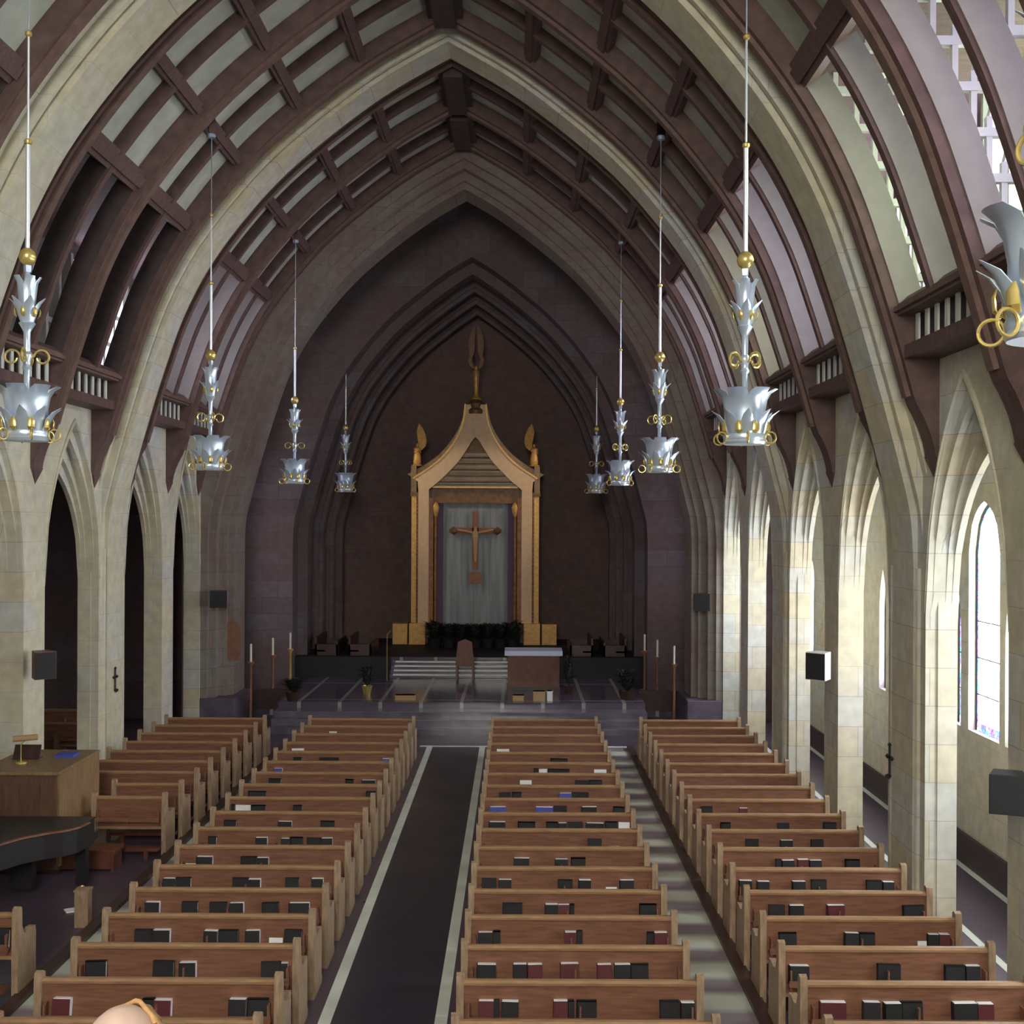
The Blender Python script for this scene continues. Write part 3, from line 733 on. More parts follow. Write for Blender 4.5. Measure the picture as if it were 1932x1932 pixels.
def make_chandelier():
    t = thing('chandelier')   # origin: the ball
    MB().lathe([(.001, -.095), (.04, -.085), (.075, -.05), (.09, 0), (.075, .05), (.04, .085), (.001, .095)], 20).obj('brass_ball', M['gold'], t, smooth=True)
    MB().lathe([(.024, .08), (.024, 1.18)], 10).obj('thick_rod', M['rod'], t, smooth=True)
    MB().lathe([(.012, 1.18), (.012, 2.3)], 8).obj('thin_rod', M['rod'], t, smooth=True)
    MB().lathe([(.015, 1.15), (.04, 1.17), (.04, 1.2), (.015, 1.22)], 10).obj('rod_knuckle', M['gold'], t, smooth=True)
    MB().lathe([(.01, 2.27), (.035, 2.29), (.035, 2.32), (.01, 2.34)], 10).obj('rod_knuckle', M['gold'], t, smooth=True)
    MB().lathe([(.036, -.16), (.04, -.13), (.04, -.09)], 4).obj('collar', M['silver'], t)
    MB().lathe([(.02, -.16), (.03, -.18), (.03, -.62), (.05, -.66), (.075, -.68), (.085, -.69), (.06, -.73), (.035, -.78), (.033, -.98), (.05, -1.0), (.052, -1.04), (.035, -1.08), (.035, -1.12), (.05, -1.15), (.03, -1.18), (.03, -1.44), (.03, -1.8)], 14).obj('stem', M['silver'], t, smooth=True)
    def ring(parts, me, cnt, z, ph=0):
        for i in range(cnt):
            o = bpy.data.objects.new(parts, me); COL.objects.link(o); o.parent = t; o.location = (0, 0, z); o.rotation_euler.z = ph+2*PI*i/cnt
    tall = leaf_mesh('tall_leaf', M['silver'], [(.05, 0, .7), (.075, .15, .9), (.085, .30, 1), (.10, .42, 1.0), (.135, .48, .8)], .055)
    small = leaf_mesh('flared_leaf', M['silver'], [(.06, 0, .6), (.085, .07, .85), (.105, .14, 1), (.14, .20, .75), (.185, .25, .15)], .055)
    bud = leaf_mesh('brass_bud', M['gold'], [(.10, 0, .4), (.125, .03, 1), (.13, .07, .9), (.12, .10, .2)], .025)
    ring('tall_leaf', tall, 5, -.69, .3); ring('flared_leaf', small, 6, -.68, .0); ring('brass_bud', bud, 6, -.63, .52)
    sc = scroll_mesh(); ring('scroll', sc, 4, -1.04, .12)
    big = leaf_mesh('broad_leaf', M['silver'], [(.19, 0, .75), (.20, .12, .85), (.205, .25, .95), (.225, .36, 1.0), (.265, .43, 1.0), (.33, .47, .85)], .105, curl=.28)
    big2 = leaf_mesh('pointed_leaf', M['silver'], [(.20, 0, .7), (.22, .06, .9), (.245, .13, 1), (.29, .20, .7), (.35, .25, .08)], .065)
    bud2 = leaf_mesh('brass_bud', M['gold'], [(.235, 0, .5), (.265, .03, 1), (.27, .09, .9), (.25, .13, .2)], .038)
    ring('broad_leaf', big, 7, -1.81, .2); ring('pointed_leaf', big2, 9, -1.81, .0); ring('brass_bud', bud2, 9, -1.80, .35)
    MB().lathe([(.17, -1.90), (.215, -1.905), (.225, -1.88), (.215, -1.86), (.225, -1.83), (.215, -1.80), (.17, -1.80), (.17, -1.84)], 24).obj('crown_ring', M['silver'], t, smooth=True)
    MB().lathe([(.03, -1.82), (.19, -1.815), (.19, -1.80), (.03, -1.79)], 20).obj('crown_plate', M['silver'], t, smooth=True)
    lp = [(.285+.058*math.cos(a*PI/10), 0, -.015+.058*math.sin(a*PI/10)) for a in range(20)]
    loop = MB().tube(lp+[lp[0]], .009, 6).mesh('brass_loop', M['gold'], smooth=True)
    ring('brass_loop', loop, 6, -1.83, .0)
    return t
ZB = H+2.69
cp = make_chandelier(); first = True
cpos = [(3.7, 5.1, 'nearest chandelier, cut by the right edge of the photo')]
for i, y in enumerate([12.2, 19.5, 26.9, 34.9]):
    for s, sd in ((-1, 'left'), (1, 'right')):
        cpos.append((s*3.71, y, ['first complete', 'second complete', 'third complete', 'farthest and smallest'][i]+' silver and brass crown chandelier down the %s side' % sd))
for x, y, lb in cpos:
    t = cp if first else dup(cp); first = False
    t.location = (x, y, ZB); t.rotation_euler.z = (y*1.7+x) % 1.0
    tag(t, lb if 'silver' in lb else 'silver and brass '+lb, 'chandelier', 'chandeliers hanging down both sides')
    zt = H+6.3 if y < 30 else H+6.2
    MB().lathe([(.008, 2.34), (.008, zt-ZB)], 8).obj('wire', M['rod'], t, smooth=True)
    MB().lathe([(.06, zt-ZB-.02), (.07, zt-ZB+.03), (.02, zt-ZB+.1)], 8).obj('hook_plate', M['silver'], t, smooth=True)
    MB().box(-.05, .05, -.05, .05, zt-ZB+.05, zt-ZB+(.4)).obj('hanger_bracket', M['timber'], t)

# ---------------------------------------------------------------- reredos
RY = 38.8; rs = 38.8/F
def rx(px): return (px-897)*rs
def rz_(py): return H-(py-980)*rs
t = thing('gilded_reredos', (0, RY, 1.1)); tag(t, 'tall gilded altar canopy with ogee gable at the end of the nave', 'reredos')
def rp(mbuild, name, m, par=t, **k):
    o = mbuild.obj(name, m, par, **k); o.location = (0, 0, -1.1) if par is t else (0, 0, 0); return o
zb, zc = 1.8, rz_(935)
for s in (-1, 1):
    def bx(a, b, y0, y1, z0, z1): return MB().box(*sorted((s*a, s*b)), y0, y1, z0, z1)
    rp(bx(1.60, 2.14, -.35, .55, 1.1, 1.8), 'plinth_block', M['gilt'], bevel=.015); rp(bx(2.19, 2.68, -.30, .5, 1.1, 1.78), 'plinth_block', M['gilt'], bevel=.015)
    rp(bx(1.58, 2.7, -.25, .5, 1.06, 1.12), 'plinth_foot', M['gilt_brown'])
    rp(bx(1.90, 2.09, -.12, .35, zb, zc), 'outer_pilaster', M['gilt'])
    m_ = bx(1.86, 1.93, -.16, .3, zb, zc)
    rp(m_, 'carved_border', M['terracotta_gilt'])
    bd = MB()
    for k in range(34): bd.lathe([(.001, 0), (.026, .03), (.001, .06)], 6, (s*1.90, -.17, zb+.05+k*(zc-zb-.1)/34))
    rp(bd, 'bead_moulding', M['cornice_gilt'])
    rp(bx(1.52, 1.86, -.22, .3, zb, rz_(925)), 'cream_pilaster', M['gilt_pale'])
    rp(bx(1.38, 1.52, -.08, .3, zb, rz_(940)), 'inner_jamb', M['terracotta_gilt'])
    rp(MB().tube([(s*1.31, -.02, zb), (s*1.31, -.02, rz_(975))], .06, 10), 'colonnette', M['terracotta_gilt'], smooth=True)
    rp(MB().lathe([(.05, 0), (.10, .12), (.13, .3), (.08, .42), (.02, .48)], 10, (s*1.31, -.02, rz_(975))), 'capital', M['gilt'], smooth=True)
    rp(bx(1.86, 2.13, -.2, .4, rz_(937), rz_(930)), 'string_course', M['gilt_brown'])
    rp(bx(1.93, 2.11, -.12, .3, rz_(932), rz_(880)), 'corner_post', M['cornice_gilt'])
# ogee gable
for s in (-1, 1): rp(MB().prism([(s*1.52, rz_(926)), (s*1.86, rz_(926)), (s*1.9, rz_(903)), (s*1.52, rz_(921))], 'y', -.23, .1), 'gable_foot', M['gilt_pale'])
og_o = catmull([(2.0, rz_(905)), (1.86, rz_(899)), (1.48, rz_(885)), (1.08, rz_(866)), (.75, rz_(843)), (.50, rz_(818)), (.37, rz_(795)), (.31, rz_(765))], 4)
og_i = catmull([(1.52, rz_(925)), (1.38, rz_(918)), (1.15, rz_(907)), (.85, rz_(890)), (.56, rz_(872)), (.30, rz_(850)), (.12, rz_(833)), (.0, rz_(826))], 4)
def lerp_curve(n, c):
    out = []
    for k in range(n):
        f = k/(n-1)*(len(c)-1); i = min(int(f), len(c)-2); g = f-i; out.append(tuple(c[i][j]+(c[i+1][j]-c[i][j])*g for j in (0, 1)))
    return out
for s in (-1, 1):
    a = [(s*x, z) for x, z in lerp_curve(26, og_i)]; b = [(s*x, z) for x, z in lerp_curve(26, og_o)]
    a = a+[(0, og_o[-1][1])]; b = b+[(s*.31, og_o[-1][1]+.001)]
    rp(MB().strip(a, b, -.24, .1), 'gable_band', M['gilt_pale'])
    b2 = [(x+s*.05, z+.03) for x, z in b]
    rp(MB().strip(b, b2, -.28, .2), 'gable_edge', M['gilt'])
    b3 = [(x+s*.20*(1-k/len(b)), z+.14*(1-k/len(b))) for k, (x, z) in enumerate(b2)]
    rp(MB().strip(b2, b3, .1, 1.1), 'canopy_roof', M['cornice_gilt'])
rp(MB().box(-1.9, 1.9, .28, .34, 1.1, rz_(900)), 'back_board', M['dark_wood'])
mb = MB()
for k in range(9):     # stepped ribs inside the gable
    z = rz_(922)+k*.13; hw = 1.42*(1-k/11.5)
    mb.box(-hw, hw, -.16+k*.03, .3, z, z+.04); mb.box(-hw+.03, hw-.03, .02+k*.02, .3, z+.04, z+.13)
rp(mb, 'stepped_vault', M['vault_bronze'])
for k in range(6):
    z = rz_(922)+k*.2+.01; hw = 1.38*(1-k/8.2)
    rp(MB().box(-hw, hw, -.2, -.1, z, z+.05), 'gilded_ridge', M['gilt_brown' if k else 'gilt'])
rp(MB().box(-1.42, 1.42, .02, .3, rz_(950), rz_(922)), 'lintel', M['gilt_brown'])
rp(MB().prism([(-.6, rz_(860)), (.6, rz_(860)), (0, rz_(822))], 'y', .2, .3), 'gable_panel', M['gilt_brown'])
wv = [(-1.1+2.2*k/60, .20+.02*math.sin(k*1.1)) for k in range(61)]
mb = MB(); i0 = 0
for (x, y) in wv:
    for z in (1.5, rz_(948)): mb.v.append((x, y, z))
for k in range(60): mb.f.append((2*k, 2*k+2, 2*k+3, 2*k+1))
rp(mb, 'hanging', M['dossal'], smooth=True)
for s in (-1, 1): rp(MB().box(*sorted((s*1.06, s*1.27)), .17, .24, 1.5, rz_(948)), 'hanging_border', M['dossal_edge'])
# crown finial block
rp(MB().lathe([(.30, 0), (.31, .12), (.24, .2), (.27, .34), (.2, .42), (.1, .5)], 12, (0, -.05, rz_(782))), 'gable_crown', M['gilt_brown'], smooth=True)
# crucifix
t2 = thing('crucifix', (0, RY+.1, rz_(1102))); tag(t2, 'gilded crucifix with pale figure hanging on the grey-blue panel of the reredos', 'crucifix')
zz = rz_(1102)
def r2(mb, nm, m, **k): o = mb.obj(nm, m, t2, **k); o.location = (0, 0, -zz); return o
r2(MB().box(-.10, .10, -.04, .04, rz_(1075), rz_(965)).box(-.2, .2, -.045, .045, rz_(1102), rz_(1080)), 'upright', M['terracotta'])
r2(MB().box(-.74, .74, -.04, .04, rz_(1008), rz_(996)), 'crossbar', M['terracotta'])
for s in (-1, 1): r2(MB().lathe([(.001, -.14), (.13, -.05), (.13, .05), (.001, .14)], 8, (s*.72, 0, rz_(1002))), 'crossbar_end', M['gilt_brown'])
r2(MB().tube([(0, -.08, rz_(1060)), (0, -.09, rz_(1040)), (0, -.08, rz_(1020)), (0, -.08, rz_(1006)), (0, -.1, rz_(1000)), (0, -.1, rz_(994))], [.04, .06, .09, .11, .05, .07], 10)
   .tube([(-.6, -.07, rz_(1000)), (-.3, -.08, rz_(1003)), (0, -.08, rz_(1007)), (.3, -.08, rz_(1003)), (.6, -.07, rz_(1000))], .035, 8), 'figure', M['tan'], smooth=True)
# angels
def angel(x, z0, hgt, label, turn, wing_m, open_=1, name='angel_statue'):
    a = thing(name, (x, RY-.02, z0)); tag(a, label, 'statue'); a.rotation_euler.z = turn
    k = hgt
    MB().lathe([(.10, 0), (.11, .03), (.07, .06), (.085, .1), (.075, .3), (.06, .42), (.085, .5), (.07, .55), (.03, .58)], 12).obj('body', M['gilt'], a, smooth=True).scale = (k*1.5, k*1.4, k)
    MB().lathe([(.001, .565), (.04, .585), (.052, .63), (.04, .675), (.001, .69)], 12).obj('head', M['gilt'], a, smooth=True).scale = (k, k, k)
    for s in ((-1, 1) if open_ else (1,)):
        out = [(0.02, .45), (.14, .48), (.26, .60), (.30, .75), (.27, .95), (.18, 1.15), (.06, 1.30), (-.02, 1.05), (.02, .8), (.05, .66), (.04, .55)]
        o = MB().prism([(s*p, q) for p, q in out], 'y', .03, .06).obj('wing', wing_m, a); o.scale = (k, k, k)
        for f in range(3): pass
    for s in (-1, 1): MB().tube([(s*.075*k, 0, .5*k), (s*.1*k, -.06*k, .4*k), (s*.03*k, -.11*k, .42*k)], .02*k, 6).obj('arm', M['gilt'], a, smooth=True)
    return a
angel(rx(785)+.03, rz_(880), 1.08, 'small gilded angel with raised wing on the left corner of the reredos', .3, M['gilt'], 0)
angel(rx(1009)-.03, rz_(880), 1.08, 'small gilded angel with raised wing on the right corner of the reredos', PI-.3, M['gilt'], 0)
# tall top finial: post, statue and lyre-like pair of wings
a = thing('finial_statue', (0, RY, rz_(756))); tag(a, 'tall gilded winged finial on the peak of the reredos', 'statue')
MB().lathe([(.16, 0), (.18, .06), (.1, .14), (.07, .2), (.085, .45), (.1, .7), (.12, .9), (.07, 1.0)], 12).obj('post', M['gilt'], a, smooth=True)
MB().lathe([(.001, .98), (.05, 1.0), (.07, 1.06), (.05, 1.13), (.001, 1.15)], 10).obj('head', M['gilt'], a, smooth=True)
for s in (-1, 1):
    o = [(.06, 1.02), (.2, 1.12), (.27, 1.3), (.20, 1.5), (.25, 1.7), (.24, 2.0), (.17, 2.25), (.05, 2.48), (.035, 2.3), (.05, 1.6), (.13, 1.42), (.15, 1.3), (.1, 1.18)]
    MB().prism([(s*p, q) for p, q in o], 'y', -.03, .05).obj('wing', M['gilt_brown'], a)
# picture lamps on the backs of the chancel arch piers light the reredos
for s, sd in ((-1, 'left'), (1, 'right')):
    t3 = thing('spotlight', (s*4.38, 36.45, 7.9)); tag(t3, 'small spotlight fixed behind the apse arch, %s side, aimed at reredos' % sd, 'spotlight', 'spotlights')
    d = (Vector((0, RY, 5.2))-Vector((s*4.38, 36.45, 7.9))).normalized()
    q = d.to_track_quat('-Z', 'Y')
    o = MB().lathe([(.05, .2), (.09, .12), (.1, -.02), (.085, -.02), (.07, .1)], 12).obj('lamp_housing', M['iron'], t3, smooth=True); o.rotation_mode = 'QUATERNION'; o.rotation_quaternion = q
    MB().tube([(0, 0, 0), (s*.1, -.1, .05), (s*.12, -.2, .05)], .02, 6).obj('bracket', M['iron'], t3)
    l = bpy.data.lights.new('reredos_spot', 'SPOT'); l.energy = E_SPOT; l.spot_size = R(58); l.spot_blend = .6; l.color = (1, .8, .6); l.shadow_soft_size = .06
    lo = bpy.data.objects.new('bulb', l); COL.objects.link(lo); lo.parent = t3; lo.location = d*.05; lo.rotation_mode = 'QUATERNION'; lo.rotation_quaternion = q

# ---------------------------------------------------------------- chancel furniture
t = thing('altar_table', (1.83, 32.2, .6)); tag(t, 'altar table with white linen top right of the chancel steps', 'altar')
MB().box(-.70, .70, -.35, .35, .08, .94).box(-.62, .62, -.37, -.35, .2, .82).obj('body', M['red_wood'], t)
MB().box(-.76, .76, -.42, .42, .94, 1.0).obj('table_top', M['red_wood'], t, bevel=.01)
MB().box(-.78, .78, -.44, .44, 1.0, 1.06).box(-.78, .78, -.445, -.44, .93, 1.03).obj('altar_cloth', M['linen'], t)
MB().box(-.72, .72, -.37, .37, 0, .08).obj('base', M['dark_wood'], t)
def plant(x, y, z, r, h, label, pot=M['dark_wood'], nleaf=60, ph=.22):
    t = thing('potted_plant', (x, y, z)); tag(t, label, 'plant', 'dark plants round the altar')
    MB().lathe([(r*.35, 0), (r*.5, ph*.9), (r*.55, ph), (r*.45, ph), (r*.4, ph*.8)], 14).obj('pot', pot, t, smooth=True)
    rnd = random.Random(int(x*100+y)); m = MB()
    for k in range(nleaf):
        a = rnd.uniform(0, 2*PI); rr = r*rnd.uniform(.3, 1.1); hh = ph+h*rnd.uniform(.3, 1); w_ = r*.12
        c, s_ = math.cos(a), math.sin(a); i = len(m.v)
        m.v += [(0, 0, ph*.9), (c*rr*.5-s_*w_, s_*rr*.5+c*w_, hh*.75), (c*rr, s_*rr, hh*.8), (c*rr*.5+s_*w_, s_*rr*.5-c*w_, hh*.75), (c*rr*.45, s_*rr*.45, hh*.75-.02)]
        m.f += [(i, i+1, i+4), (i, i+4, i+3), (i+1, i+2, i+4), (i+4, i+2, i+3)]
    m.obj('foliage', M['leaf'], t)
for k, x in enumerate((-1.25, -.8, -.4, 0.05, .45, .85, 1.25)):
    plant(x, 37.7, 1.1, .46, .68+.12*(k in (0, 6)), 'dark leafy plant in the row before the reredos, %s from left' % ORD[k+1], pot=M['black_cloth'], nleaf=110, ph=.3)
t = thing('altar_chest', (0, 38.3, 1.1)); tag(t, 'black draped altar against the foot of the reredos', 'altar')
MB().box(-1.45, 1.45, -.22, .12, 0, .62).obj('body', M['black_cloth'], t, bevel=.02); MB().box(-1.5, 1.5, -.26, .14, .62, .68).obj('table_top', M['dark_wood'], t)
plant(-2.55, 31.0, .6, .28, .75, 'bushy dark plant in a brass pot at the left front of the chancel', pot=M['gold'], nleaf=80)
plant(2.75, 31.2, .6, .26, 1.1, 'tall dark plant beside the right end of the white-topped altar', nleaf=80)
plant(-4.3, 29.9, .6, .38, .5, 'round dark plant at the far left of the chancel steps', nleaf=90)
plant(4.2, 30.3, .6, .42, .75, 'round dark plant at the right of the chancel platform', nleaf=90)
for x, w_, h_, m_, lb in ((1.42, .28, .14, 'tan', 'low tan box on the platform before the white-topped altar'), (1.95, .3, .24, 'tan', 'taller tan box before the white-topped altar'), (2.22, .14, .25, 'white', 'small white box beside the tan box before the altar'),
                          (-1.45, .5, .13, 'tan', 'pinkish low bench at the left of the chancel platform edge')):
    tag(MB().box(x-w_/2, x+w_/2, 29.9, 30.15, .6, .6+h_).box(x-w_/2-.01, x+w_/2+.01, 29.89, 30.16, .6+h_-.02, .6+h_).obj('box', M[m_]), lb, 'box')
tag(MB().box(-6.3, 6.3, 35.02, 40.4, 1.1, 1.108).box(2.35, 6.3, 34.985, 35.02, .2, 1.108).box(-6.3, -2.35, 34.985, 35.02, .2, 1.108).obj('carpet', M['black_cloth']), 'black carpet covering the raised floor around the gilded reredos', 'carpet')
# celebrant's chair
t = thing('armchair', (-.1, 33.9, .6)); tag(t, 'dark red-brown chair standing in front of the reredos steps', 'chair')
MB().box(-.26, .26, -.25, .25, .40, .46).obj('seat', M['red_wood'], t, bevel=.01)
MB().prism([(-.27, .46), (.27, .46), (.2, 1.1), (.0, 1.18), (-.2, 1.1)], 'y', -.27, -.22).obj('backrest', M['red_wood'], t)
for x in (-.23, .23):
    for y in (-.23, .22): MB().box(x-.025, x+.025, y-.025, y+.025, 0, .42).obj('leg', M['red_wood'], t)
    MB().box(x-.03, x+.03, -.22, .24, .62, .66).box(x-.02, x+.02, .18, .22, .45, .62).obj('armrest', M['red_wood'], t)
t = thing('microphone_stand', (-2.55+.28, 33.2, .6)); tag(t, 'thin stand left of the reredos steps', 'stand')
MB().lathe([(.15, 0), (.15, .02), (.02, .04)], 12).obj('base', M['iron'], t); MB().tube([(0, 0, .02), (0, 0, 1.35), (.1, -.05, 1.45)], .01, 6).obj('pole', M['tan'], t)
# choir stalls
for s, sd in ((-1, 'left'), (1, 'right')):
    for j in range(2):
        x = s*(3.3+j*1.0)
        t = thing('choir_stall', (x, 36.0 if j == 0 else 36.0, 1.1)); tag(t, 'dark choir stall on the %s of the apse, %s row' % (sd, 'inner' if j == 0 else 'outer'), 'choir stall', 'choir stalls')
        q = -s
        MB().box(-.03+q*.3, .03+q*.3, -.7, 1.2, 0, .35+.08*j).obj('front_panel', M['dark_wood'], t)
        MB().box(*sorted((-q*.05, -q*.3)), -.7, 1.2, .12, .17).obj('seat', M['dark_wood'], t)
        MB().box(*sorted((-q*.3, -q*.36)), -.7, 1.2, 0, .55).obj('backrest', M['dark_wood'], t)
        for y in (-.7, 1.17): MB().box(*sorted((-q*.36, q*.33)), y, y+.03, 0, .34).obj('end_panel', M['dark_wood'], t)
for s, sd in ((-1, 'left'), (1, 'right')):
    t = thing('wooden_screen', (s*5.35, 29.75, 0)); tag(t, 'low dark wooden screen at the foot of the chancel arch, %s side' % sd, 'screen', 'low screens')
    MB().box(-.7, .7, 1.5, 1.58, 0, .62).obj('panel', M['dark_wood'], t); MB().box(-.75, .75, 1.46, 1.62, .62, .68).obj('top_rail', M['dark_wood'], t)
    for y, zb_ in ((30.0, 0), (31.5, 0.15), (33.0, .15)):
        xx = {30.0: 5.38, 31.5: 5.13, 33.0: 4.95}[y]
        t = thing('candlestick', (s*xx, y, zb_))
        tag(t, '%s of three tall wooden candlesticks with white candle, %s of the chancel' % ({30.0: 'nearest', 31.5: 'middle', 33.0: 'farthest'}[y], sd), 'candlestick', 'tall candlesticks')
        h = 1.55-zb_
        MB().lathe([(.14, 0), (.15, .03), (.06, .07), (.035, .12), (.03, h-.12), (.05, h-.08), (.09, h-.03), (.09, h)], 10).obj('pole', M['terracotta'] if (s > 0 or y < 32) else M['gilt'], t, smooth=True)
        MB().lathe([(.028, h), (.028, h+.44), (.006, h+.46)], 10).obj('candle', M['wax'], t, smooth=True)

# ---------------------------------------------------------------- speakers, crosses
def speaker(x, y, z, rz, label, side_m, grille_m, w_=.34, h_=.44, d_=.3):
    t = thing('wall_speaker', (x, y, z), rz); tag(t, label, 'speaker', 'speakers on the piers')
    MB().prism([(-w_/2, -d_/2), (w_/2, -d_/2), (w_*.36, d_/2), (-w_*.36, d_/2)], 'z', -h_/2, h_/2).obj('cabinet', side_m, t, bevel=.008)
    MB().box(-w_*.47, w_*.47, -d_/2-.012, -d_/2, -h_*.47, h_*.47).obj('grille', grille_m, t)
    MB().box(-.03, .03, d_/2-.01, d_/2+.12, -.04, .04).obj('bracket', M['iron'], t)
    return t
speaker(6.18, 18.75, 2.9, R(-40), 'white speaker with black grille on the small pier of the right wall', M['white'], M['black_cloth'])
speaker(-6.18, 18.8, 2.85, R(40), 'brown speaker with dark grille on the small pier of the left wall', M['red_wood'], M['black_cloth'])
speaker(6.1, 11.35, 2.6, R(-20), 'black speaker at the right edge of the photo', M['black_cloth'], M['black_cloth'], .36, .38)
speaker(-6.0, 29.15, 3.2, R(15), 'dark speaker on the left pier of the chancel arch', M['dark_wood'], M['black_cloth'], .42, .42)
speaker(5.95, 29.15, 3.18, R(-15), 'dark speaker on the right pier of the chancel arch', M['dark_wood'], M['black_cloth'], .42, .42)
for x, y, z, s, lb in ((-6.44, 22.95, 2.05, 1, 'dark metal wall cross on the third arch pier, left wall'), (6.44, 16.0, 1.95, -1, 'dark metal wall cross on the second arch pier, right wall')):
    m_ = MB().box(-.02, .0, -.02, .02, -.22, .2).box(-.02, 0, -.09, .09, .03, .07)
    for yy, zz in ((0, .22), (-.1, .05), (.1, .05)): m_.lathe([(.001, -.035), (.03, 0), (.001, .035)], 8, (-.012, yy, zz))
    m_.lathe([(.001, -.05), (.04, -.02), (.045, .01), (.001, .03)], 8, (-.03, 0, -.2))
    o = m_.obj('wall_cross', M['iron']); o.location = (x, y, z); o.rotation_euler.z = PI if s > 0 else 0; tag(o, lb, 'cross', 'wall crosses')

# ---------------------------------------------------------------- organ console and grand piano
t = thing('organ_console', (-5.85, 18.0, 0)); tag(t, 'large wooden organ console with side coloured as window-lit, behind the piano', 'organ console')
MB().box(-.62, .53, -.8, .8, .05, 1.44).obj('cabinet', M['console_front'], t, bevel=.01)
MB().box(.53, .56, -.78, .86, .1, 1.44).obj('side_panel', M['console'], t)  # paler colour stands in for window light on this side
MB().box(-.66, .57, -.84, .86, 1.44, 1.49).obj('table_top', M['console'], t, bevel=.01)
for x in (-.45, -.15, .15): MB().box(x-.13, x+.13, -.82, -.80, .3, 1.3).obj('front_panel', M['console_front'], t)
MB().box(-.64, .56, -.82, .82, 0, .06).obj('base', M['dark_wood'], t)
t = thing('desk_lamp', (-6.1, 17.8, 1.49)); tag(t, 'small brass desk lamp standing on the organ console', 'lamp')
MB().lathe([(.09, 0), (.09, .02), (.02, .03)], 12).obj('base', M['gold'], t, smooth=True)
MB().tube([(0, 0, .02), (0, 0, .28), (.08, .05, .36)], .009, 6).obj('pole', M['gold'], t, smooth=True)
MB().tube([(-.12, 0, .36), (.22, .08, .38)], .045, 10).obj('lamp_shade', M['tan'], t, smooth=True)
tag(MB().box(-5.75, -5.47, 18.2, 18.5, 1.49, 1.53).obj('music_book', M['navy']), 'blue book lying on top of the organ console', 'book')
t = thing('music_desk', (-6.15, 18.15, 1.49)); tag(t, 'dark open music desk on top of the organ console', 'music stand')
MB().obox((0, 0, .1), (.2, 0, 0), (0, .05, .1), (0, .012, -.006)).obj('desk', M['dark_wood'], t); MB().box(-.2, .2, -.1, .1, 0, .012).obj('base', M['dark_wood'], t)
# piano: keyboard away from camera, tail to the camera
t = thing('grand_piano', (-5.35, 15.8, 0)); tag(t, 'black grand piano with closed lid, in front of the organ console', 'piano')
out = [(-.78, .85), (-.78, -.9), (-.7, -1.05), (-.5, -1.12), (-.25, -1.05), (-.08, -.85), (.05, -.55), (.2, -.25), (.42, -.02), (.62, .12), (.74, .3), (.78, .55), (.78, .85)]
MB().prism(out, 'z', .62, .95).obj('case', M['black'], t, bevel=.01)
MB().prism([(x*1.01, y*1.01) for x, y in out], 'z', .955, .98).obj('lid', M['black'], t, bevel=.006)
rim = [(x*1.03, y*1.03, .965) for x, y in out[4:12]]
MB().tube(rim, .022, 6).obj('lid_edge', M['red_wood'], t)
MB().box(-.74, .74, .85, 1.1, .62, .72).obj('keybed', M['black'], t); MB().box(-.68, .68, .88, 1.05, .72, .74).obj('keys', M['paper'], t)
for x, y in ((-.62, .7), (.66, .7), (-.45, -.85)):
    l_ = MB().prism([(x-.07, y-.07), (x+.07, y-.07), (x+.07, y+.07), (x-.07, y+.07)], 'z', .08, .64).obj('leg', M['black'], t)
    MB().lathe([(.03, .0), (.045, .03), (.03, .07), (.02, .09)], 10, (x, y, 0)).obj('caster', M['gold'], l_, smooth=True)
MB().box(-.2, .1, .35, .5, .1, .62).obj('pedal_lyre', M['black'], t)
tag(MB().box(-4.22, -4.05, 14.95, 15.1, 0, .45).box(-4.23, -4.04, 14.94, 15.11, .45, .475).obj('wooden_post', M['pew_end']), 'short block like a wooden post with pale top on the floor beside the piano', 'post')  # block built for a pale upright shape of unknown kind
tag(MB().obox((-4.5, 15.6, .008), (.07, .04, 0), (-.04, .06, 0), (0, 0, .008)).obj('paper_scrap', M['paper']), 'scrap of white paper on the purple floor by the piano', 'paper')
t = thing('bench', (-4.95, 17.5, 0)); tag(t, 'low red-brown bench on the floor before the first far left pews', 'bench')
MB().box(-.45, .45, -.2, .2, .26, .32).obj('seat', M['red_wood'], t, bevel=.01)
for x in (-.42, .38): MB().box(x, x+.04, -.18, .18, 0, .26).obj('leg', M['red_wood'], t)
MB().box(-.38, .38, -.19, -.16, .04, .26).obj('apron', M['red_wood'], t)

# ---------------------------------------------------------------- gallery and the person
t = thing('gallery', (0, 0, 3.0)); tag(t, 'gallery deck with low parapet under the camera', 'gallery')
MB().box(-6.45, 6.45, -5.6, 3.5, -.25, 0).obj('deck', M['dark_wood'], t); MB().box(-6.45, 6.45, 3.4, 3.5, 0, .5).obj('parapet', M['pew'], t)
def skin_body(name, verts, edges, radii, m, parent, sub=2, root=0):
    me = bpy.data.meshes.new(name); me.from_pydata(verts, edges, []); o = bpy.data.objects.new(name, me); COL.objects.link(o); o.parent = parent
    md = o.modifiers.new('s', 'SKIN'); md.use_smooth_shade = True
    for i, v in enumerate(me.skin_vertices[0].data): v.radius = (radii[i], radii[i]); v.use_root = (i == root)
    o.modifiers.new('u', 'SUBSURF').levels = sub; o.modifiers['u'].render_levels = sub
    me.materials.append(m); return o
px_, py_ = .635, 2.2
t = thing('person', (px_, py_-.02, 3.0)); tag(t, 'person seated low in the gallery, only the fair-haired crown of the head in view', 'person')
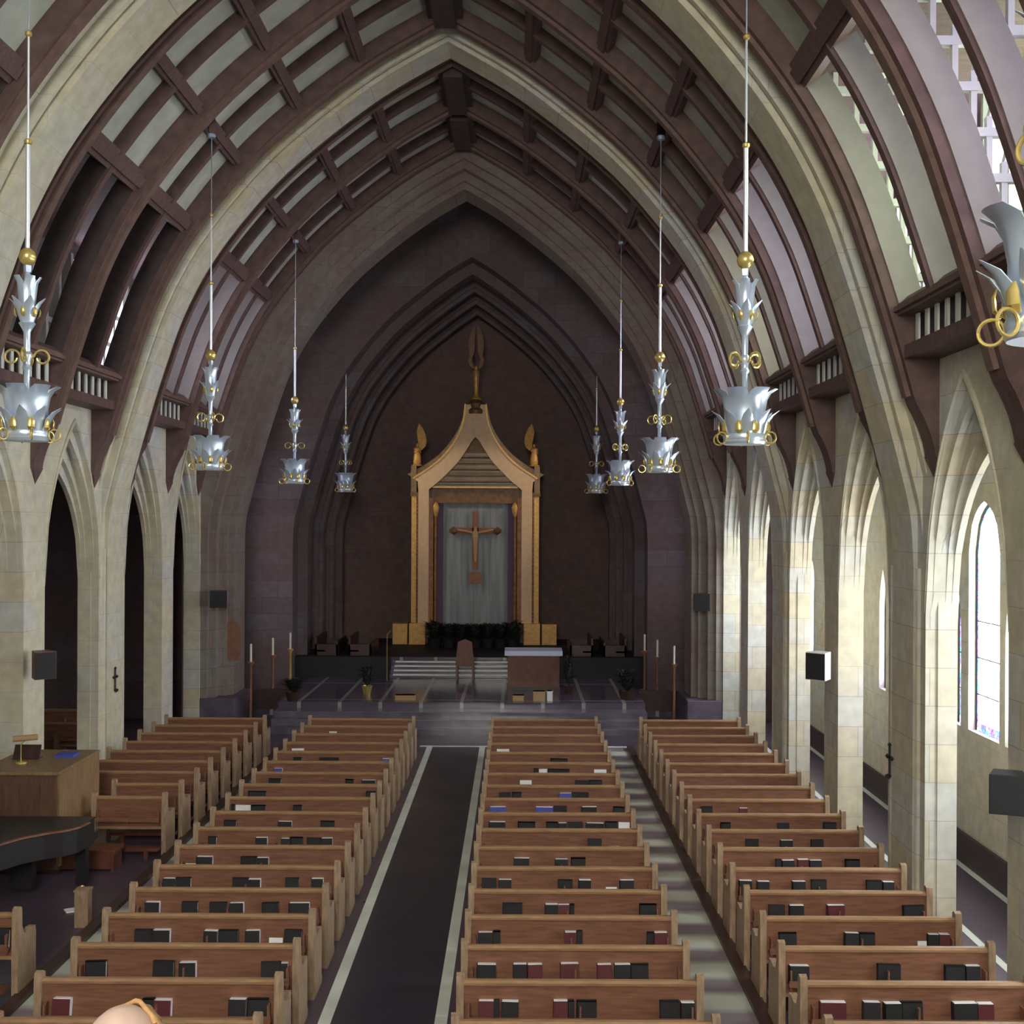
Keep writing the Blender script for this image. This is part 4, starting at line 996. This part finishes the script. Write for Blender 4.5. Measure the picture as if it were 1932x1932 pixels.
V = [(0, 0, .5), (0, -.01, .68), (0, -.02, .86), (0, -.01, .98), (0, 0, 1.07),                # pelvis, belly, chest, neck
     (-.17, -.01, .93), (-.24, .05, .72), (-.2, .25, .62), (.17, -.01, .93), (.24, .05, .72), (.2, .25, .62),
     (-.1, .06, .48), (-.11, .42, .5), (-.11, .42, .1), (.1, .06, .48), (.11, .42, .5), (.11, .42, .1)]
Ed = [(0, 1), (1, 2), (2, 3), (3, 4), (2, 5), (5, 6), (6, 7), (2, 8), (8, 9), (9, 10), (0, 11), (11, 12), (12, 13), (0, 14), (14, 15), (15, 16)]
Rd = [.14, .13, .15, .06, .05, .075, .052, .036, .075, .052, .036, .09, .065, .042, .09, .065, .042]
skin_body('body', V, Ed, Rd, M['shirt'], t)
hm = MB(); ns, nr = 24, 16
for i in range(nr+1):
    th = PI*i/nr
    for j in range(ns):
        a = 2*PI*j/ns; x = .083*math.sin(th)*math.cos(a); y = .10*math.sin(th)*math.sin(a); z = .125*math.cos(th)
        if z < -.03: x *= 1-.25*(-.03-z)/.1; y *= 1-.05*(-.03-z)/.1
        hm.v.append((x, y, z+1.17))
for i in range(nr):
    for j in range(ns): hm.f.append((i*ns+j, i*ns+(j+1) % ns, (i+1)*ns+(j+1) % ns, (i+1)*ns+j))
hd = hm.obj('head', M['skin'], t, smooth=True)
MB().prism([(-.012, 1.17), (.012, 1.17), (.018, 1.125), (-.018, 1.125)], 'y', .09, .125).obj('nose', M['skin'], t)
for s in (-1, 1):
    MB().lathe([(.001, -.014), (.012, 0), (.001, .014)], 8, (s*.032, .093, 1.175)).obj('eye', M['paper'], t, smooth=True)
    MB().lathe([(.001, -.03), (.012, -.01), (.016, .015), (.001, .032)], 8, (s*.086, 0, 1.16)).obj('ear', M['skin'], t, smooth=True)
MB().box(-.025, .025, .088, .096, 1.10, 1.108).obj('mouth', M['maroon'], t)
hr = MB()
for i in range(11):
    for j in range(25):
        a = 2*PI*j/24; t0 = R(64)-R(40)*max(0, math.cos(a-R(60))); t0 += R(2)*math.sin(j*2.1); th = t0+(R(108)-t0)*i/10 if math.cos(a-R(90)) < .3 else t0+R(22)*i/10; e = 1.07+.015*math.sin(j*5+i)
        hr.v.append((.085*e*math.sin(th)*math.cos(a), .102*e*math.sin(th)*math.sin(a), 1.17+.127*e*math.cos(th)))
for i in range(10):
    for j in range(24): hr.f.append((i*25+j, i*25+j+1, (i+1)*25+j+1, (i+1)*25+j))
ho = hr.obj('hair', M['hair'], t, smooth=True); ho.modifiers.new('t', 'SOLIDIFY').thickness = .008; ho.rotation_euler.z = 0
for s in (-1, 1):
    for k, (dx, ln) in enumerate([(-.03, .065), (-.01, .075), (.01, .07), (.03, .055)]):
        hv = [(s*.2+dx*.7, .25, .62), (s*.2+dx, .33, .60), (s*.2+dx, .33+ln*.6, .585), (s*.2+dx, .33+ln, .56)]
        if k == 0: fv, fe, fr = [], [], []
        b0 = len(fv); fv += hv; fe += [(b0+q, b0+q+1) for q in range(3)]; fr += [.02, .011, .009, .008]
        MB().tube(hv, [.02, .011, .009, .007], 8).obj('finger', M['skin'], t, smooth=True)
    MB().tube([(s*.2-s*.02, .26, .61), (s*.15, .31, .60), (s*.135, .35, .59)], [.018, .012, .009], 8).obj('thumb', M['skin'], t, smooth=True)
t = thing('gallery_chair', (px_, py_, 3.0)); tag(t, 'dark chair under the person in the gallery', 'chair')
MB().box(-.24, .24, -.2, .25, .33, .37).obj('seat', M['dark_wood'], t, bevel=.008); MB().box(-.22, .22, -.24, -.2, .4, .8).obj('backrest', M['dark_wood'], t)
for x in (-.21, .21):
    for y in (-.2, .22): MB().box(x-.02, x+.02, y-.02, y+.02, 0, .35 if y > 0 else .8).obj('leg', M['dark_wood'], t)
